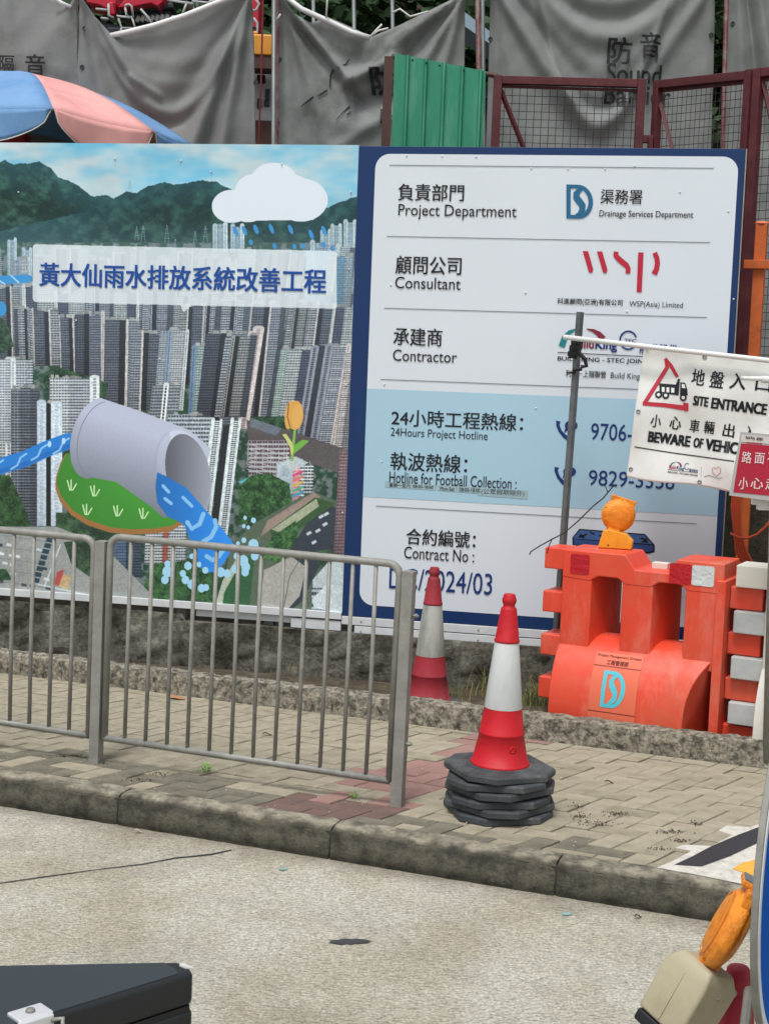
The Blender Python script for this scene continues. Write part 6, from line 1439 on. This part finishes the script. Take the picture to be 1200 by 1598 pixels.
go = g.build('grass', M_grs, solid=0); tag(go, 'green grass tufts along the foot of the wall', 'grass', kind='stuff'); go2 = g2.build('dry_grass', M_dry); tag(go2, 'thin dry grass blades along the edging and the wall', 'grass', kind='stuff')
def weed(label, px, py, n, s):
    p = gz(px, py); V, Fc = [], []
    for _ in range(n):
        a = rng.uniform(0, 6.28); r = s * rng.uniform(.1, 1); c_ = np.array([r * math.cos(a), r * math.sin(a), s * rng.uniform(.1, .9)]); d = np.array([math.cos(a), math.sin(a), rng.uniform(-.2, .8)]); d /= np.linalg.norm(d); q = np.array([-d[1], d[0], 0]); L_ = s * rng.uniform(.25, .5)
        o = len(V); V += [c_ - d * L_ * .5, c_ + q * L_ * .2, c_ + d * L_ * .5, c_ - q * L_ * .2]; Fc.append((o, o + 1, o + 2, o + 3))
    mb = MB(); mb.add(V, Fc); t = thing('weed', label, 'plant', tuple(p)); mb.build('leaves', M_weed, t)
    mb = MB(); [mb.tube([(0, 0, 0), (s * .5 * math.cos(k), s * .5 * math.sin(k), s * .6)], .002, 4) for k in range(5)]; mb.build('stem', M_weed, t)
weed('leafy green weed in the brick joint below the middle of the railing', 322, 1206, 46, .05); weed('small green weed on the red bricks left of the railing end post', 552, 1246, 40, .035)
mo = MB()
for (x, y, rx, ry, n) in [(925, 1286, 28, 5, 120), (965, 1270, 22, 4, 90), (905, 1274, 14, 5, 60), (1045, 1298, 20, 3, 70), (1085, 1285, 10, 4, 50), (1025, 1326, 18, 3, 80), (1060, 1312, 10, 3, 50), (900, 1258, 10, 3, 40), (250, 1208, 20, 3, 50), (210, 1218, 25, 3, 60), (160, 1192, 14, 2, 40), (105, 1180, 30, 2.5, 60)]:
    for _ in range(n):
        q = gz(x + rng.normal() * rx * .6, y + rng.normal() * ry * .6, .001); s_ = rng.uniform(.002, .006); a = rng.uniform(0, 6.28)
        mo.add([(q[0] + s_ * math.cos(a), q[1] + s_ * math.sin(a), q[2]), (q[0] - s_ * math.sin(a), q[1] + s_ * math.cos(a), q[2] + s_ * 1.2), (q[0] - s_ * math.cos(a), q[1] - s_ * math.sin(a), q[2])], [(0, 1, 2)])
mo_ = mo.build('moss', mat('joint_moss', '#4b4035', rough=1, var=.3, scale=30)); tag(mo_, 'brown dried moss and dirt in the paving joints', 'moss', kind='stuff')
gr_ = MB()
for _ in range(260):
    x, y = rng.uniform(-20, 1220), rng.uniform(1170, 1330) + 0; y = 1215 + x * .13 - rng.uniform(6, 120); q = gz(x, y, .001); s_ = rng.uniform(.0015, .0035)
    gr_.box((q[0], q[1], q[2] + s_ * .4), (s_ * 2, s_ * 1.4, s_), rz=rng.uniform(0, 3))
for _ in range(200):
    x = rng.uniform(-20, 1220); y = 1278 + x * .145 + abs(rng.normal()) * 18 + 2; q = gz(x, y, ROADZ + .001); s_ = rng.uniform(.0015, .004); gr_.box((q[0], q[1], q[2] + s_ * .4), (s_ * 2, s_ * 1.4, s_), rz=rng.uniform(0, 3))
q = gr_.build('grit', mat('grit', '#b8b2a2', rough=.9, var=.3, scale=90)); tag(q, 'pale grit and crumbs on the footway and gutter', 'grit', kind='stuff')
def leaf(label, px, py, s, m, z=.004, rz=0, asp=.38):
    p = gz(px, py, z); mb = MB(); mb.grid(lambda a, b: ((a - .5) * s, (b - .5) * s * asp * math.sin(math.pi * min(.98, max(.02, a))) ** .6, .006 * math.sin(a * 5) + .008 * abs(b - .5) + .004), 8, 4)
    o = mb.build('fallen_leaf', m, loc=tuple(p), smooth=True, solid=.0006); o.rotation_euler = (0, 0, rz); tag(o, label, 'leaf'); return o
M_lf = mat('leaf_orange', '#b07a55', rough=.8, var=.15, scale=30); M_lf2 = mat('leaf_dark', '#4a3a2e', rough=.85, var=.15)
leaf('curled orange brown leaf against the low edging behind the railing', 275, 1090, .105, M_lf, rz=-.2, asp=.5)
leaf('small dark leaf on the paving behind the middle of the railing', 417, 1147, .05, M_lf2, rz=.2); leaf('dark leaf on the road near the kerb, right of the last joint', 940, 1407, .045, M_lf2, z=ROADZ + .004, rz=-.3)
leaf('tiny dark leaf on the road right of centre below the kerb', 995, 1432, .035, M_lf2, z=ROADZ + .004, rz=.6); leaf('pale leaf scrap in the gutter under the left kerb joint', 216, 1299, .035, mat('leaf_pale', '#b9b5a6', rough=.8), z=ROADZ + .004, rz=.1); leaf('dark scrap of leaf on the paving right of the cone stack', 950, 1222, .04, M_lf2, rz=-.1)
# painted crossing mark on the bricks
M_pw = mat('marking_white', '#c9c6bc', rough=.75, var=.12, scale=30, bump=.6, bscale=120, col2='#a6a296', mscale=20, mix=(.5, .7)); M_pk = mat('marking_black', '#2b2e33', rough=.6, var=.15, scale=30, bump=.5, bscale=120); M_py = mat('marking_yellow', '#d6a040', rough=.7, var=.1, scale=30)
mk_ = thing('painted_marking', 'white painted patch with a black bar and a yellow corner on the bricks by the kerb', 'marking', (0, 0, 0)); mk_['kind'] = 'structure'
del mk_['category']
def gp(px, z, m, name, th=.001):
    P = [gz(x, y, z) for x, y in px]; mb = MB(); mb.add([tuple(p) for p in P], [tuple(range(len(P)))]); return mb.build(name, m, mk_)
gp([(1024, 1354), (1050, 1343), (1078, 1328), (1052, 1323), (1068, 1318), (1110, 1320), (1142, 1303), (1120, 1296), (1134, 1288), (1168, 1291), (1190, 1284), (1260, 1284), (1260, 1390), (1180, 1384), (1092, 1366)], .0035, M_pw, 'white_patch')
gp([(1052, 1349), (1080, 1336), (1110, 1320), (1150, 1303), (1182, 1291), (1230, 1280), (1230, 1298), (1180, 1316), (1138, 1336), (1094, 1352)], .0055, M_pk, 'black_bar')
gp([(1142, 1356), (1158, 1346), (1185, 1340), (1230, 1344), (1230, 1372), (1175, 1366)], .0055, M_py, 'yellow_arrow')

# ================================================================ NEAR THE CAMERA
nb = thing('near_cone_stand', '', '')
bpy.data.objects.remove(nb)
NY = 3.02
ct = aty(1152, 1508, NY); nc = make_cone('faded red traffic cone in the near right corner under the amber lamp', mat('cone_near', '#9e2236', rough=.55, var=.1, scale=8, col2='#8a1c2e', mscale=5), M_refl)
nc.location = (ct[0], ct[1], ROADZ + .001); nc.rotation_euler = (0, 0, .3)
hc = ct[2] - ROADZ; nc.scale = (hc / .776,) * 3
M_beige = mat('beige_case', '#aea68c', rough=.5, var=.08, scale=8, col2='#978f76', mscale=4, bump=.06, bscale=20)
cB = aty(1080, 1545, NY - .12)
mtx = Matrix.Translation(tuple(cB)) @ Matrix.Rotation(math.radians(26), 4, 'Y') @ Matrix.Rotation(math.radians(38), 4, 'Z')
def beige_case(t):
    mb = MB(); P = []
    for z, w, d in ((-.085, .058, .058), (.035, .060, .060), (.062, .046, .046), (.068, .040, .040)): P += [(-w, -d, z), (w, -d, z), (w, d, z), (-w, d, z)]
    Fc = [(i * 4 + k, i * 4 + (k + 1) % 4, (i + 1) * 4 + (k + 1) % 4, (i + 1) * 4 + k) for i in range(3) for k in range(4)] + [(0, 3, 2, 1), (12, 13, 14, 15)]
    mb.add(P, Fc); mb.build('case', M_beige, t, bevel=.008)
    mb = MB(); mb.box((0, 0, -.100), (.112, .112, .028)); mb.build('case_foot', M_dk, t, bevel=.006)
    mb = MB(); mb.box((.0, -.0, -.02), (.122, .004, .11)); mb.build('case_seam', M_beige, t)
    mb = MB(); mb.lathe([(.005, 0), (.004, .002)], 10); mb.v = [(v[0], -.0602 - v[2], .02 + v[1]) for v in mb.v]; mb.build('keyhole', M_galv, t)
    mb = MB(); mb.box((.070, .01, .0), (.022, .05, .05)); mb.tube([(.07, 0, .01), (.12, -.02, .02)], .008, 8); mb.tube([(.07, 0, -.03), (.10, .0, -.07)], .003, 6); mb.build('bracket', M_galv, t, bevel=.002)
def nx_(t, base):
    mb = MB(); mb.box((0, 0, .105), (.075, .052, .012)); mb.v = [tuple(base @ Vector(v)) for v in mb.v]; mb.build('top_frame', M_amber, t, bevel=.003)
    mb = MB(); mb.box((0, 0, .1125), (.066, .046, .003)); mb.v = [tuple(base @ Vector(v)) for v in mb.v]; mb.build('solar_cell', mat('solar_cell', '#6d757b', rough=.35, var=.2, scale=60), t)
    mb = MB(); mb.tube([base @ Vector((.03, -.03, .095)), base @ Vector((.01, -.045, .02)), base @ Vector((.05, -.045, .045))], .0022, 6); mb.build('wire_hook', M_galv, t)
nl = make_lamp('amber warning lamp on a beige case leaning beside the near cone', M_beige, beige_case, math.radians(38), mtx, extra=nx_, h=.066)
sgn = thing('round_sign', 'blue round traffic sign with a white rim cut off by the right edge', 'sign')
SY = 2.72; sc_ = aty(1247, 1312, SY); rS = .378
aa = math.radians(64); SM = Matrix.Translation(tuple(sc_)) @ Matrix.Rotation(aa, 4, 'Z'); sgn.matrix_world = SM
def disc(R, y0, y1, m, name, R0=0, bev=0):
    mb = MB(); n = 96; 
    if R0: 
        V = []; 
        for y in (y0, y1): V += [(R * math.cos(2 * math.pi * k / n), y, R * math.sin(2 * math.pi * k / n)) for k in range(n)] + [(R0 * math.cos(2 * math.pi * k / n), y, R0 * math.sin(2 * math.pi * k / n)) for k in range(n)]
        Fc = []
        for k in range(n): j = (k + 1) % n; Fc += [(k, j, n + j, n + k), (2 * n + k, 3 * n + k, 3 * n + j, 2 * n + j), (k, 2 * n + k, 2 * n + j, j), (n + k, n + j, 3 * n + j, 3 * n + k)]
        mb.add(V, Fc)
    else: mb.prism([(R * math.cos(2 * math.pi * k / n), R * math.sin(2 * math.pi * k / n)) for k in range(n)], y0, y1)
    return mb.build(name, m, sgn, bevel=bev)
disc(rS, 0, .012, M_galv, 'back_plate', bev=.002); disc(rS * .985, -.002, -.0002, mat('sign_rim', '#c8cfd1', rough=.6, var=.08, scale=20), 'white_rim', R0=rS * .945); disc(rS * .945, -.002, -.0004, mat('sign_blue', '#0454ae', rough=.7, var=.05, scale=6, spec=.05), 'blue_face')
mb = MB(); mb.tube([(0, .03, rS * .6), (0, .03, ROADZ - sc_[2] + .04)], .022, 12); mb.build('stand_pole', M_galv, sgn, smooth=True); mb = MB(); mb.box((0, .03, ROADZ - sc_[2] + .022), (.42, .42, .04)); mb.build('stand_base', M_rub, sgn, bevel=.006)
mb = MB(); a_ = SM.inverted() @ Vector(aty(1168, 1546, SY + .12)); mb.tube([(-rS * .93, .02, a_.z), tuple(a_)], .010, 8); mb.box((-rS * .93, .025, a_.z), (.04, .02, .05)); mb.build('clamp', M_galv, sgn, smooth=False)
# black top case with a steel latch
M_box = mat('charcoal_case', '#1a1d1f', rough=.42, var=.08, scale=6, bump=.05, bscale=80, col2='#202426', mscale=2)
ZT = 1.10
Pp = [(291, 1501.5), (304, 1511), (306, 1524), (45, 1592), (-70, 1622), (-420, 1540), (-320, 1510), (-60, 1505), (120, 1503)]
Pg = [gz(x, y, ZT)[:2] for x, y in [(280, 1499), (300, 1506), (303, 1517), (46, 1597), (-120, 1650)]]
B0 = np.array(Pg[0]); Bc = np.array(gz(302, 1510, ZT)[:2]); e1 = np.array(gz(0, 1504, ZT)[:2]) - B0; e1 /= np.linalg.norm(e1); e2 = np.array(gz(46, 1597, ZT)[:2]) - np.array(gz(303, 1517, ZT)[:2]); e2 /= np.linalg.norm(e2)
ring = [B0 + e1 * .0, Bc + np.array([-.004, .003]), np.array(gz(303, 1517, ZT)[:2]), np.array(gz(303, 1517, ZT)[:2]) + e2 * .50, B0 + e1 * .42 + e2 * .50, B0 + e1 * .42]
tc_ = thing('top_case', 'charcoal black storage case with a scuffed corner and steel latch, near left corner', 'case')
tc_.location = (float(Bc[0]), float(Bc[1]), ZT); rel = [tuple(p - Bc) for p in ring]; cen = sum(np.array(p) for p in rel) / len(rel)
shr = lambda k: [tuple(cen + (np.array(p) - cen) * k) for p in rel]
mb = MB(); mb.prismz(rel, -.043, -.0); mb.build('lid', M_box, tc_, bevel=.007)
mb = MB(); mb.prismz(shr(.985), -.050, -.0425); mb.build('seam', M_dk, tc_)
mb = MB(); mb.prismz(rel, -.34, -.049); mb.build('box_body', M_box, tc_, bevel=.006)
mb = MB(); mb.prismz(shr(.93), -.001, .0012); mb.build('lid_top', mat('charcoal_top', '#30373a', rough=.5, var=.06, scale=5, bump=.05, bscale=90), tc_, bevel=.0008)
lm = Vector((*(np.array(gz(48, 1586, ZT)[:2]) - Bc), 0)); th_ = math.atan2(e2[1], e2[0])
mb = MB(); mb.box((lm.x, lm.y, .003), (.044, .030, .006), rz=th_); mb.box((lm.x + .010, lm.y - .014, -.012), (.044, .008, .034), rz=th_); mb.build('latch_plate', mat('latch_steel', '#d2d4d5', rough=.3, metal=.35, var=.05), tc_, bevel=.002)
mb = MB(); mb.lathe([(.006, .006), (.005, .009), (.0005, .0095)], 14, c=(lm.x, lm.y, 0)); mb.build('latch_rivet', M_galv, tc_, smooth=True)
mb = MB(); mb.tube([(lm.x + .025, lm.y - .004, -.002), (lm.x + .038, lm.y - .002, .0), (lm.x + .04, lm.y - .012, -.014)], .003, 6); mb.build('latch_loop', M_galv, tc_, smooth=True)
sc_u = MB(); q = [np.array(gz(x, y, ZT + .0008)[:2]) - Bc for x, y in [(282, 1503), (302, 1509), (301, 1512), (290, 1511), (280, 1507)]]; sc_u.prismz([tuple(p) for p in q], .0, .0016); sc_u.build('scuff', mat('scuff', '#b9b9b5', rough=.8, var=.2, scale=80), tc_)
mb = MB(); mb.box((cen[0], cen[1], -.79), (.30, .30, .88)); mb.build('carrier_stand', M_dk, tc_, bevel=.02)
